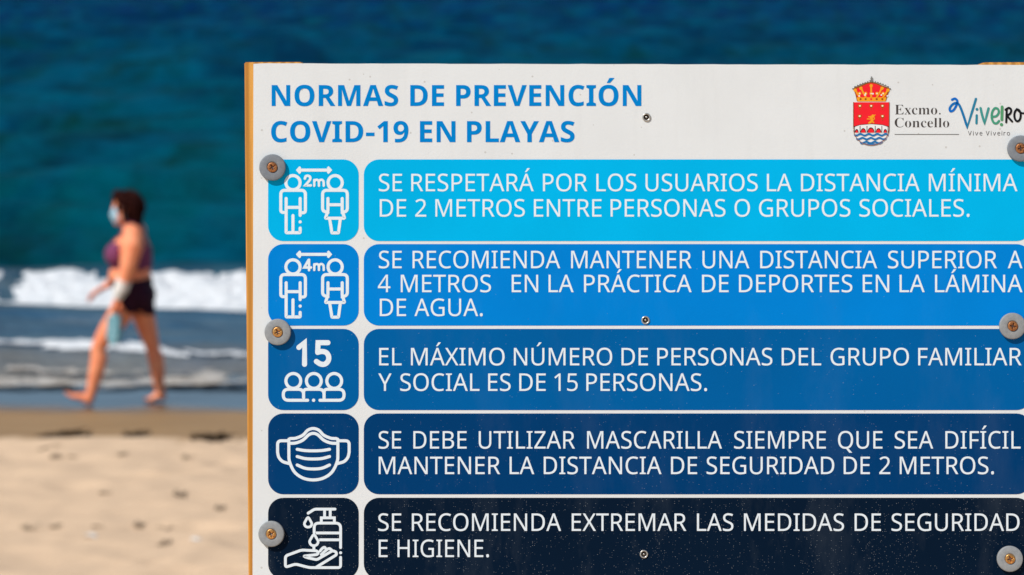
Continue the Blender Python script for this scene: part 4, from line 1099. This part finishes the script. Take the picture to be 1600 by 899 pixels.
def screw_mesh(R, mat, rot):
    n, rings = 72, 22
    v, f = [(0, 0, 0)], []
    for i in range(1, rings + 1):
        r = R * i / rings
        for k in range(n):
            a = 2 * math.pi * k / n
            x, z = r * math.cos(a), r * math.sin(a)
            h = 0.0016 * (1 - 0.55 * (r / R) ** 4) - (0.0009 if i == rings else 0)
            c, s_ = math.cos(rot), math.sin(rot)
            u, w_ = x * c + z * s_, -x * s_ + z * c
            arm = max(1 - abs(w_) / (R * 0.14), 0) * max(1 - abs(u) / (R * 0.62), 0) ** 0.4
            arm = max(arm, max(1 - abs(u) / (R * 0.14), 0) * max(1 - abs(w_) / (R * 0.62), 0) ** 0.4)
            dish = 0.0006 * math.exp(-(r / (R * 0.55)) ** 2)
            v.append((x, -(h - dish - 0.0030 * min(1, arm * 1.6)), z))
    v[0] = (0, 0.0018, 0)
    for k in range(n):
        f.append((0, 1 + k, 1 + (k + 1) % n))
    for i in range(rings - 1):
        for k in range(n):
            a = 1 + i * n
            f.append((a + k, a + n + k, a + n + (k + 1) % n, a + (k + 1) % n))
    me = mesh('screw', v, f, True)
    bm = bmesh.new()
    bm.from_mesh(me)
    bmesh.ops.recalc_face_normals(bm, faces=bm.faces)
    bm.normal_update()
    if sum(q.normal.y for q in bm.faces) > 0:
        bmesh.ops.reverse_faces(bm, faces=bm.faces)
    bm.to_mesh(me)
    bm.free()
    me.materials.append(mat)
    return me


rr = random.Random(11)
WASH = [(426, 262, 20.6, RUST), (434.5, 519, 20.6, ZINC), (424.5, 834, 20.2, ZINC),
        (1593.5, 232.5, 20.4, RUST), (1581, 509.5, 20.6, RUST), (1577, 873, 20.2, ZINC)]
for px, py, r, smat in WASH:
    R = r * K
    T = 0.0060
    v, f = lathe([(R * 0.98, 0.0002), (R, 0.001), (R, T - 0.0011), (R * 0.975, T - 0.0003), (R * 0.93, T), (R * 0.5, T + 0.0001), (R * 0.40, T - 0.0002), (R * 0.37, T - 0.0012), (0.0001, T - 0.0012)])
    me = mesh('washer', v, f, True)
    bm = bmesh.new()
    bm.from_mesh(me)
    bmesh.ops.recalc_face_normals(bm, faces=bm.faces)
    if sum(q.normal.y * q.calc_area() for q in bm.faces) > 0:
        bmesh.ops.reverse_faces(bm, faces=bm.faces)
    bm.to_mesh(me)
    bm.free()
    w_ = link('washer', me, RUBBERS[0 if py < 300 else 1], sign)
    w_.location = (sx_(px), 0, sz_(py))
    w_.rotation_euler = (math.radians(rr.uniform(-1.5, 1.5)), rr.uniform(0, 6), math.radians(rr.uniform(-2, 2)))
    sc_ = link('screw', screw_mesh(7.9 * K, smat, rr.uniform(0.3, 1.2)), None, w_)
    sc_.location = (0, -T - 0.0001, 0)

STEEL = plain('dull_steel', (0.55, 0.53, 0.48, 1), 0.32, 0.8)
BORE_SHADE = plain('bore_shade', (0.035, 0.026, 0.02, 1), 0.8)  # shade of a deep hole, painted on the shallow rivet floor
for px, py in ((1010, 183.5), (1008.5, 500.5), (1006, 866)):
    R = 6.6 * K
    v, f = lathe([(R, 0.0003), (R, 0.0012), (R * 0.9, 0.0018), (R * 0.72, 0.0018), (R * 0.62, 0.0008), (R * 0.6, 0.0004), (R * 0.3, 0.0005), (R * 0.2, 0.0011), (0.00005, 0.0012)], 28)
    me = mesh('rivet', v, f, True)
    me.materials.append(STEEL)
    me.materials.append(BORE_SHADE)
    me.polygons.foreach_set('material_index', [1 if 4 * 28 <= i < 7 * 28 else 0 for i in range(len(me.polygons))])
    bm = bmesh.new()
    bm.from_mesh(me)
    bmesh.ops.recalc_face_normals(bm, faces=bm.faces)
    if sum(q.normal.y * q.calc_area() for q in bm.faces) > 0:
        bmesh.ops.reverse_faces(bm, faces=bm.faces)
    bm.to_mesh(me)
    bm.free()
    o = link('rivet', me, None, sign)
    o.location = (sx_(px), 0, sz_(py))


# ------------------------------------------------------------------ the walker
FEET = ray_at(200, 630, 0.004)
FEET_D = (FEET - Vector((0, 0, CAM_H))).dot(R_FWD)
KP = FEET_D / FOC


def bp(px, py, y):
    return Vector(((px - 200) * KP, y, (630 - py) * KP * 1.004))


class Blobs:
    """ellipsoids strung along a skeleton, fused into one skin"""
    def __init__(self):
        self.bm = bmesh.new()

    def ball(self, p, r, sub=2):
        r = (r, r, r) if isinstance(r, (int, float)) else r
        bmesh.ops.create_icosphere(self.bm, subdivisions=sub, radius=1,
                                   matrix=Matrix.Translation(p) @ Matrix.Diagonal((r[0], r[1], r[2], 1)))

    def chain(self, pts, sub=2):
        """pts: (position, radius or radii)"""
        for (p0, r0), (p1, r1) in zip(pts, pts[1:]):
            a = Vector((r0,) * 3 if isinstance(r0, (int, float)) else r0)
            b = Vector((r1,) * 3 if isinstance(r1, (int, float)) else r1)
            n = max(2, int((p1 - p0).length / (min(min(a), min(b)) * 0.35)))
            for k in range(n + 1):
                t = k / n
                self.ball(p0.lerp(p1, t), tuple(a.lerp(b, t)), sub)

    def skin(self, name, voxel, smooth=6):
        me = bpy.data.meshes.new(name)
        self.bm.to_mesh(me)
        tmp = bpy.data.objects.new('tmp', me)
        C.objects.link(tmp)
        rm = tmp.modifiers.new('r', 'REMESH')
        rm.mode = 'VOXEL'
        rm.voxel_size = voxel
        sm = tmp.modifiers.new('s', 'SMOOTH')
        sm.factor = 0.5
        sm.iterations = smooth
        out = bpy.data.meshes.new_from_object(tmp.evaluated_get(bpy.context.evaluated_depsgraph_get()))
        bpy.data.objects.remove(tmp)
        bpy.data.meshes.remove(me)
        out.name = name
        out.polygons.foreach_set('use_smooth', [True] * len(out.polygons))
        return out




def torso(B):
    B.chain([(bp(205, 350, 0), (0.050, 0.052, 0.05)), (bp(212, 363, 0), (0.066, 0.085, 0.05)), (bp(212, 374, 0), (0.104, 0.160, 0.055)),
             (bp(211, 390, 0), (0.136, 0.172, 0.07)), (bp(211, 408, 0), (0.140, 0.166, 0.07)), (bp(210, 426, 0), (0.142, 0.178, 0.07)),
             (bp(211, 446, 0), (0.142, 0.196, 0.08)), (bp(213, 464, 0), (0.132, 0.196, 0.085))])
    for sy in (-1, 1):
        B.chain([(bp(200, 382, sy * 0.08), 0.075), (bp(189, 396, sy * 0.09), 0.082)])
        B.ball(bp(225, 462, sy * 0.085), (0.085, 0.09, 0.10))
        B.chain([(bp(209, 357, sy * 0.05), 0.05), (bp(214, 363, sy * 0.15), 0.07)])
    B.chain([(bp(196, 424, 0), (0.105, 0.14, 0.06)), (bp(193, 438, 0), (0.10, 0.14, 0.07))])


def front_thigh(B):
    B.chain([(bp(206, 462, -0.095), 0.098), (bp(192, 490, -0.10), 0.091), (bp(174, 514, -0.10), 0.075)])


def back_thigh(B):
    B.chain([(bp(217, 464, 0.095), 0.102), (bp(223, 492, 0.095), 0.09), (bp(230, 518, 0.09), 0.073)])


def hand(B, wrist, d, palm_n, scale=1.0, curl=0.5):
    """a palm, four unequal bent fingers and a thumb leaving the side of the palm; d points along the fingers"""
    d = d.normalized()
    pn = palm_n.normalized()                              # the way the palm faces
    side = d.cross(pn).normalized()
    c = wrist + d * 0.045 * scale
    for k in (-1, -0.33, 0.33, 1):
        B.chain([(wrist + side * 0.014 * k * scale, 0.017 * scale), (wrist + d * 0.075 * scale + side * 0.028 * k * scale, 0.0125 * scale)], 1)
    for k, L in ((-1, 0.058), (-0.34, 0.074), (0.34, 0.08), (1, 0.07)):
        p = wrist + d * 0.08 * scale + side * 0.029 * k * scale
        q1 = p + (d * math.cos(curl * 0.6) + pn * math.sin(curl * 0.6)) * L * 0.45 * scale
        q2 = q1 + (d * math.cos(curl * 1.6) + pn * math.sin(curl * 1.6)) * L * 0.33 * scale
        q3 = q2 + (d * math.cos(curl * 2.5) + pn * math.sin(curl * 2.5)) * L * 0.25 * scale
        B.chain([(p, 0.0098 * scale), (q1, 0.0092 * scale), (q2, 0.0085 * scale), (q3, 0.0075 * scale)], 1)
    t0 = wrist + d * 0.025 * scale + side * 0.024 * scale
    t1 = t0 + (side * 0.75 + d * 0.6 + pn * 0.2) * 0.035 * scale
    t2 = t1 + (side * 0.25 + d * 0.9 + pn * 0.45) * 0.032 * scale
    B.chain([(t0, 0.015 * scale), (t1, 0.012 * scale), (t2, 0.009 * scale)], 1)
    return c


def foot(B, heel, ball_, toe_up, side_sign, w=0.040):
    """heel to ball with an arched instep and five toes"""
    d = (ball_ - heel).normalized()
    sd_ = Vector((0, 1, 0))
    mid = heel.lerp(ball_, 0.5) + Vector((0, 0, 0.012))
    B.chain([(heel, (0.036, 0.032, 0.034)), (mid, (0.035, 0.034, 0.028)), (ball_, (0.026, w + 0.004, 0.020))])
    for k in range(5):
        o_ = side_sign * (-0.034 + 0.017 * k)
        L = 0.048 - 0.005 * k
        p = ball_ + sd_ * o_ + d * (0.012 - 0.004 * k)
        rr_ = 0.0125 if k == 0 else 0.0092
        B.chain([(p, rr_), (p + (d + Vector((0, 0, toe_up))).normalized() * L, rr_ * 0.9)], 1)


B = Blobs()
torso(B)
front_thigh(B)
back_thigh(B)
# head, looking where she walks (-x)
B.ball(bp(203, 321, 0), (0.094, 0.074, 0.098), 3)
B.chain([(bp(199, 330, 0), (0.072, 0.066, 0.075)), (bp(193, 342, 0), (0.052, 0.052, 0.045)), (bp(187, 348, 0), (0.024, 0.026, 0.020))])
B.chain([(bp(185, 318, 0), 0.012), (bp(182, 329, 0), 0.014), (bp(181, 332, 0), 0.011)], 2)          # nose
B.chain([(bp(183, 339, -0.014), 0.009), (bp(182, 339, 0), 0.010), (bp(183, 339, 0.014), 0.009)], 1)   # lips
for sy in (-1, 1):
    B.ball(bp(185.5, 320, sy * 0.031), (0.010, 0.015, 0.010), 2)                                     # eyelids
    B.chain([(bp(184, 315, sy * 0.018), 0.009), (bp(186.5, 314.5, sy * 0.045), 0.009)], 1)           # brow
    B.ball(bp(205, 327, sy * 0.074), (0.017, 0.010, 0.028), 2)                                       # ear
B.chain([(bp(203, 338, 0), (0.055, 0.055, 0.05)), (bp(207, 356, 0), (0.056, 0.060, 0.05))])
# near (left) arm hanging forward, hand closed on the sandals
B.chain([(bp(216, 364, -0.175), 0.078), (bp(217, 380, -0.215), 0.082), (bp(211, 408, -0.235), 0.066), (bp(207, 424, -0.238), 0.055),
         (bp(203, 436, -0.238), 0.050), (bp(195, 455, -0.236), 0.034), (bp(191, 466, -0.237), 0.026)])
NEAR_WRIST = bp(190.5, 467, -0.237)
hand(B, NEAR_WRIST, Vector((-0.22, 0.0, -1)), Vector((-1, 0.25, 0.1)), 1.0, 0.75)
# far (right) arm swung forward
B.chain([(bp(211, 364, 0.175), 0.074), (bp(205, 390, 0.205), 0.058), (bp(198, 422, 0.215), 0.044), (bp(182, 436, 0.205), 0.040),
         (bp(166, 449, 0.19), 0.028), (bp(161, 452.5, 0.187), 0.024)])
hand(B, bp(160, 453, 0.187), Vector((-1, 0, -0.62)), Vector((0.35, -0.3, -0.7)), 1.0, 0.35)
# leading leg: heel down, toes up
B.chain([(bp(174, 514, -0.10), 0.075), (bp(162, 533, -0.10), 0.060), (bp(157.5, 542, -0.10), 0.054), (bp(159, 556, -0.10), (0.064, 0.060, 0.060)),
         (bp(156, 572, -0.10), 0.061), (bp(150, 595, -0.10), 0.046), (bp(146, 610, -0.10), 0.040), (bp(144, 617, -0.10), 0.038)])
foot(B, bp(142.5, 622.5, -0.10), bp(118, 616, -0.10), 0.55, 1)
# trailing leg: on the ball of the foot
B.chain([(bp(230, 518, 0.09), 0.073), (bp(236, 540, 0.09), 0.059), (bp(238, 549, 0.09), 0.055), (bp(242, 562, 0.09), (0.064, 0.060, 0.060)),
         (bp(244, 578, 0.09), 0.060), (bp(246, 598, 0.09), 0.045), (bp(248.5, 611, 0.09), 0.039)])
foot(B, bp(251, 621.5, 0.09), bp(236, 625.8, 0.085), 0.25, -1, 0.042)

m = NT('skin')
sk = m.noise(9, 5, 0.65)
m.set(Base_Color=m.mix(m.ramp(sk, [(0.3, 0.0), (0.7, 1.0)]), (0.93, 0.265, 0.12, 1), (0.98, 0.37, 0.18, 1)), Roughness=0.5, Specular_IOR_Level=0.35,
      Subsurface_Weight=0.05, Subsurface_Scale=0.02)
SKIN = m.m
person = link('person', B.skin('person', 0.0055, 5), SKIN)
person.location = FEET
tag(person, 'barefoot woman in a purple bikini top, dark shorts and face mask walking along the shore', 'person')


def cloth(name, build, keep, mat, grow=0.006, thick=0.004):
    """clothing cut from the body's own surface, lifted off it and given thickness"""
    Bc = Blobs()
    build(Bc)
    me = Bc.skin(name, 0.0075, 5)
    bm = bmesh.new()
    bm.from_mesh(me)
    bm.normal_update()
    for v in bm.verts:
        v.co += v.normal * grow
    kill = [f for f in bm.faces if not keep(f.calc_center_median())]
    bmesh.ops.delete(bm, geom=kill, context='FACES')
    bmesh.ops.smooth_vert(bm, verts=[v for v in bm.verts if v.is_boundary], factor=0.5)
    bm.normal_update()
    bmesh.ops.solidify(bm, geom=bm.faces[:], thickness=thick)
    bm.to_mesh(me)
    bm.free()
    me.polygons.foreach_set('use_smooth', [True] * len(me.polygons))
    return link(name, me, mat, person)


def ix(px): return (px - 200) * KP
def iz(py): return (630 - py) * KP * 1.004


def fabric(name, a, b):
    m = NT(name)
    m.set(Base_Color=m.mix(m.ramp(m.noise(30, 3, 0.6), [(0.35, 0.0), (0.65, 1.0)]), a, b), Roughness=0.8, Specular_IOR_Level=0.2)
    m.bump(m.noise(250, 2, 0.5), 0.3, 0.002)
    return m.m


def keep_top(c):
    if iz(417) < c.z < iz(402):
        return True
    if c.x < ix(195) and iz(417) < c.z < iz(377) and abs(c.y) < 0.22:
        return True
    if c.x > ix(219) and iz(417) < c.z < iz(384) and abs(c.y) < 0.17:
        return True
    return abs(abs(c.y) - 0.082) < 0.017 and c.z > iz(402)


cloth('bikini_top', torso, keep_top, fabric('purple_fabric', (0.16, 0.032, 0.085, 1), (0.24, 0.06, 0.14, 1)), 0.011)


def hips(B_):
    torso(B_)
    front_thigh(B_)
    back_thigh(B_)


cloth('shorts', hips, lambda c: iz(489 + (3 if c.y > 0 else -4) - 1.5 * max(0, 207 - 200 - c.x / KP)) < c.z < iz(434), fabric('dark_fabric', (0.018, 0.003, 0.011, 1), (0.040, 0.007, 0.024, 1)), 0.009)

# hair: a chin-length bob with a fringe, tousled
H = Blobs()
H.ball(bp(206, 320, 0), (0.102, 0.092, 0.104), 3)
H.chain([(bp(213, 322, 0), (0.088, 0.098, 0.085)), (bp(215, 336, 0), (0.066, 0.094, 0.055)), (bp(215, 345, 0), (0.050, 0.085, 0.035))])
for sy in (-1, 1):
    H.chain([(bp(200, 312, sy * 0.05), 0.045), (bp(205, 330, sy * 0.066), (0.042, 0.026, 0.05)), (bp(205, 345, sy * 0.062), (0.035, 0.024, 0.03))])
H.chain([(bp(193, 307, -0.045), 0.035), (bp(188, 306, 0), 0.036), (bp(193, 307, 0.045), 0.035)])
H.chain([(bp(186, 311, -0.03), 0.02), (bp(184, 311, 0.0), 0.02), (bp(186, 311, 0.03), 0.02)])
hm = H.skin('hair', 0.006, 3)
bm = bmesh.new()
bm.from_mesh(hm)
bm.normal_update()
co = np.array([v.co for v in bm.verts])
ang = np.arctan2(co[:, 1], co[:, 0] - ix(206))
dn = fbm(ang * 14, co[:, 2] * 9, 3, 200) - 0.5
dm = fbm(ang * 4, co[:, 2] * 20, 3, 210) - 0.5
for v, a, b in zip(bm.verts, dn, dm):
    v.co += v.normal * float(a * 0.036 + b * 0.034)
bm.to_mesh(hm)
bm.free()
m = NT('dark_hair')
m.set(Base_Color=m.mix(m.ramp(m.noise(30, 4, 0.7, m.mapping((1, 1, 0.25))), [(0.35, 0.0), (0.7, 1.0)]), (0.010, 0.003, 0.003, 1), (0.040, 0.010, 0.007, 1)), Roughness=0.6, Specular_IOR_Level=0.03)
link('hair', hm, m.m, person)

# face mask over nose and mouth with an ear loop
M = Blobs()
M.chain([(bp(188, 327, 0), (0.038, 0.046, 0.02)), (bp(187, 336, 0), (0.050, 0.055, 0.03)), (bp(189, 345, 0), (0.040, 0.048, 0.02))])
mm = M.skin('face_mask', 0.005, 4)
mk_mat = fabric('mask_blue', (0.36, 0.56, 0.66, 1), (0.46, 0.64, 0.72, 1))
mask = link('face_mask', mm, mk_mat, person)
for sy in (-1, 1):
    L = Blobs()
    for z0, z1 in ((327, 321), (343, 333)):
        L.chain([(bp(187, z0, sy * 0.045), 0.003), (bp(196, (z0 + z1) / 2, sy * 0.074), 0.003), (bp(206, z1, sy * 0.086), 0.003)], 1)
    link('ear_loop', L.skin('ear_loop', 0.003, 1), mk_mat, mask)

# white cloth round the near forearm
A = Blobs()
A.chain([(bp(205.5, 428, -0.230), (0.052, 0.052, 0.045)), (bp(201, 440, -0.234), (0.058, 0.056, 0.05)), (bp(194.5, 456, -0.238), (0.046, 0.046, 0.04))])
am = A.skin('arm_wrap', 0.006, 3)
bm = bmesh.new()
bm.from_mesh(am)
bm.normal_update()
co = np.array([v.co for v in bm.verts])
dn = fbm(co[:, 2] * 45 + co[:, 0] * 12, co[:, 1] * 12, 2, 220) - 0.5
for v, a in zip(bm.verts, dn):
    v.co += v.normal * float(a * 0.02)
bm.to_mesh(am)
bm.free()
link('arm_wrap', am, fabric('white_cloth', (0.76, 0.70, 0.63, 1), (0.86, 0.81, 0.74, 1)), person)


# the sandals she carries
def sandal(name, loc, rot, label):
    root = bpy.data.objects.new(name, None)
    C.objects.link(root)
    root.location = loc
    root.rotation_euler = rot
    tag(root, label, 'sandal', 'sandals carried by the walker')
    pts = []
    for k in range(40):
        a = 2 * math.pi * k / 40
        w_ = 0.050 * (1 - 0.13 * math.cos(a)) * (1 - 0.16 * math.exp(-((math.cos(a) + 0.15) / 0.35) ** 2))
        pts.append((w_ * math.sin(a), 0.118 * -math.cos(a)))
    bm = bmesh.new()
    fr = [bm.verts.new((x, -0.009, z - 0.12)) for x, z in pts]
    bk = [bm.verts.new((x, 0.009, z - 0.12)) for x, z in pts]
    bm.faces.new(fr)
    bm.faces.new(bk[::-1])
    for k in range(40):
        bm.faces.new((fr[k], bk[k], bk[(k + 1) % 40], fr[(k + 1) % 40]))
    bmesh.ops.recalc_face_normals(bm, faces=bm.faces)
    bmesh.ops.bevel(bm, geom=[e for e in bm.edges if len(e.link_faces) == 2 and e.calc_face_angle(0) > 1], offset=0.003, segments=2, affect='EDGES')
    me = bpy.data.meshes.new('sole')
    bm.to_mesh(me)
    bm.free()
    link('sole', me, SOLE, root)
    St = Blobs()
    for sg in (1, -1):
        St.chain([(Vector((0, 0.012, -0.055)), 0.007), (Vector((sg * 0.03, 0.035, -0.10)), 0.008), (Vector((sg * 0.043, 0.010, -0.145)), 0.007)], 1)
    link('strap', St.skin('strap', 0.004, 2), STRAP, root)
    return root


SOLE = fabric('turquoise_foam', (0.10, 0.38, 0.44, 1), (0.48, 0.70, 0.74, 1))
STRAP = fabric('turquoise_strap', (0.05, 0.26, 0.30, 1), (0.07, 0.30, 0.34, 1))
grip = FEET + bp(189.5, 482, -0.235)
sandal('sandal', grip + Vector((-0.010, -0.030, 0.0)), (math.radians(-4), math.radians(4), math.radians(10)), 'turquoise sandal hanging sole outward from the walker\'s near hand')
sandal('sandal', grip + Vector((0.004, 0.030, -0.004)), (math.radians(3), math.radians(-2), math.radians(170)), 'turquoise sandal hanging behind its twin, on the far side of the hand')

# ------------------------------------------------------------------ what the tide left
WEED = fabric('seaweed', (0.020, 0.012, 0.006, 1), (0.060, 0.036, 0.016, 1))


def ground_at(px, py):
    p = ray_at(px, py, 0.3)
    for _ in range(6):
        z = float(beach_z(np.array([p.x]), np.array([p.y]))[0])
        p = ray_at(px, py, z)
    return p


def weed_mesh(name, length, width, height, n, seed):
    r = random.Random(seed)
    bm = bmesh.new()
    for k in range(n):
        t = r.gauss(0, 0.33)
        if abs(t) > 1:
            continue
        cx = t * length / 2
        cy = r.gauss(0, width / 2) + 0.1 * length * math.sin(t * 4 + seed) * 0.2
        a = r.gauss(0, 0.7)
        L = r.uniform(0.04, 0.12)
        p = Vector((cx, cy, r.uniform(0, height * (1 - t * t))))
        w_ = r.uniform(0.004, 0.011)
        row = []
        for j in range(5):
            d = Vector((math.cos(a), math.sin(a), r.uniform(-0.4, 0.5)))
            nrm = Vector((-math.sin(a), math.cos(a), r.uniform(-0.6, 0.6)))
            row.append((bm.verts.new(p + nrm * w_), bm.verts.new(p - nrm * w_), bm.verts.new(p + Vector((0, 0, w_ * 0.7)))))
            p = p + d * L / 4
            p.z = max(p.z, -0.01)
            a += r.gauss(0, 0.5)
        for u, v in zip(row, row[1:]):
            bm.faces.new((u[0], u[2], v[2], v[0]))
            bm.faces.new((u[2], u[1], v[1], v[2]))
            bm.faces.new((u[1], u[0], v[0], v[1]))
    me = bpy.data.meshes.new(name)
    bm.to_mesh(me)
    bm.free()
    return me


for px, py, ln, n, lab in ((100, 682, 0.42, 330, 'long dark line of seaweed on the tide mark below the leading foot'),
                           (203, 682, 0.17, 110, 'short dark strand of seaweed on the tide mark between two longer ones'),
                           (325, 685, 0.36, 200, 'long dark line of seaweed on the tide mark beside the sign post')):
    p = ground_at(px, py)
    o = link('seaweed', weed_mesh('seaweed', ln * 0.9, 0.035, 0.012, int(n * 0.45), px), WEED)
    o.location = p
    tag(o, lab, 'seaweed', 'seaweed along the tide mark')
CL = [(185, 711), (108, 715), (80, 716), (285, 717), (62, 704), (156, 772), (277, 776), (38, 828), (80, 824), (145, 824), (212, 823), (250, 829), (249, 853), (84, 697), (340, 797)]
protos = [weed_mesh('dark_clump', 0.06, 0.02, 0.008, 7, 300 + k) for k in range(4)]  # small dark clumps strewn over the dry sand
SCRAP = fabric('dark_scrap', (0.16, 0.11, 0.07, 1), (0.28, 0.20, 0.13, 1))
for k, (px, py) in enumerate(CL):
    o = link('dark_clump', protos[k % 4], SCRAP)
    o.location = ground_at(px, py)
    o.rotation_euler = (0, 0, rr.uniform(-0.5, 0.5))
    o.scale = (rr.uniform(0.5, 0.85),) * 3
    tag(o, 'small dark clump lying on the pale dry sand', 'seaweed', 'dark scraps scattered on the dry sand')

SHELL = plain('shell_white', (0.78, 0.74, 0.68, 1), 0.5)


def shell_mesh():
    """a ribbed half shell, hollow side down"""
    n, k_ = 26, 8
    v, f = [], []
    for i in range(k_ + 1):
        t = i / k_
        for j in range(n + 1):
            a = math.radians(-100 + 200 * j / n)
            r_ = 0.022 * t * (1 + 0.06 * math.cos(j * math.pi))
            v.append((r_ * math.sin(a), r_ * math.cos(a) - 0.008, 0.013 * math.sqrt(max(1 - t ** 2, 0)) + 0.0012 * math.cos(j * math.pi) * t))
    for i in range(k_):
        for j in range(n):
            a = i * (n + 1) + j
            f.append((a, a + 1, a + n + 2, a + n + 1))
    me = mesh('shell', v, f, True)
    return me


sm_ = shell_mesh()
for px, py, sc, lab in ((143, 841, 1.7, 'bright white shell on the dry sand, nearer the walker\'s leading foot'),
                        (305, 846, 1.35, 'pale shell on the dry sand near the sign post')):
    o = link('shell', sm_, SHELL)
    o.location = ground_at(px, py) + Vector((0, 0, 0.004))
    o.rotation_euler = (0.35, 0.1, rr.uniform(0, 6))
    o.scale = (sc,) * 3
    tag(o, lab, 'shell', 'shells on the sand')
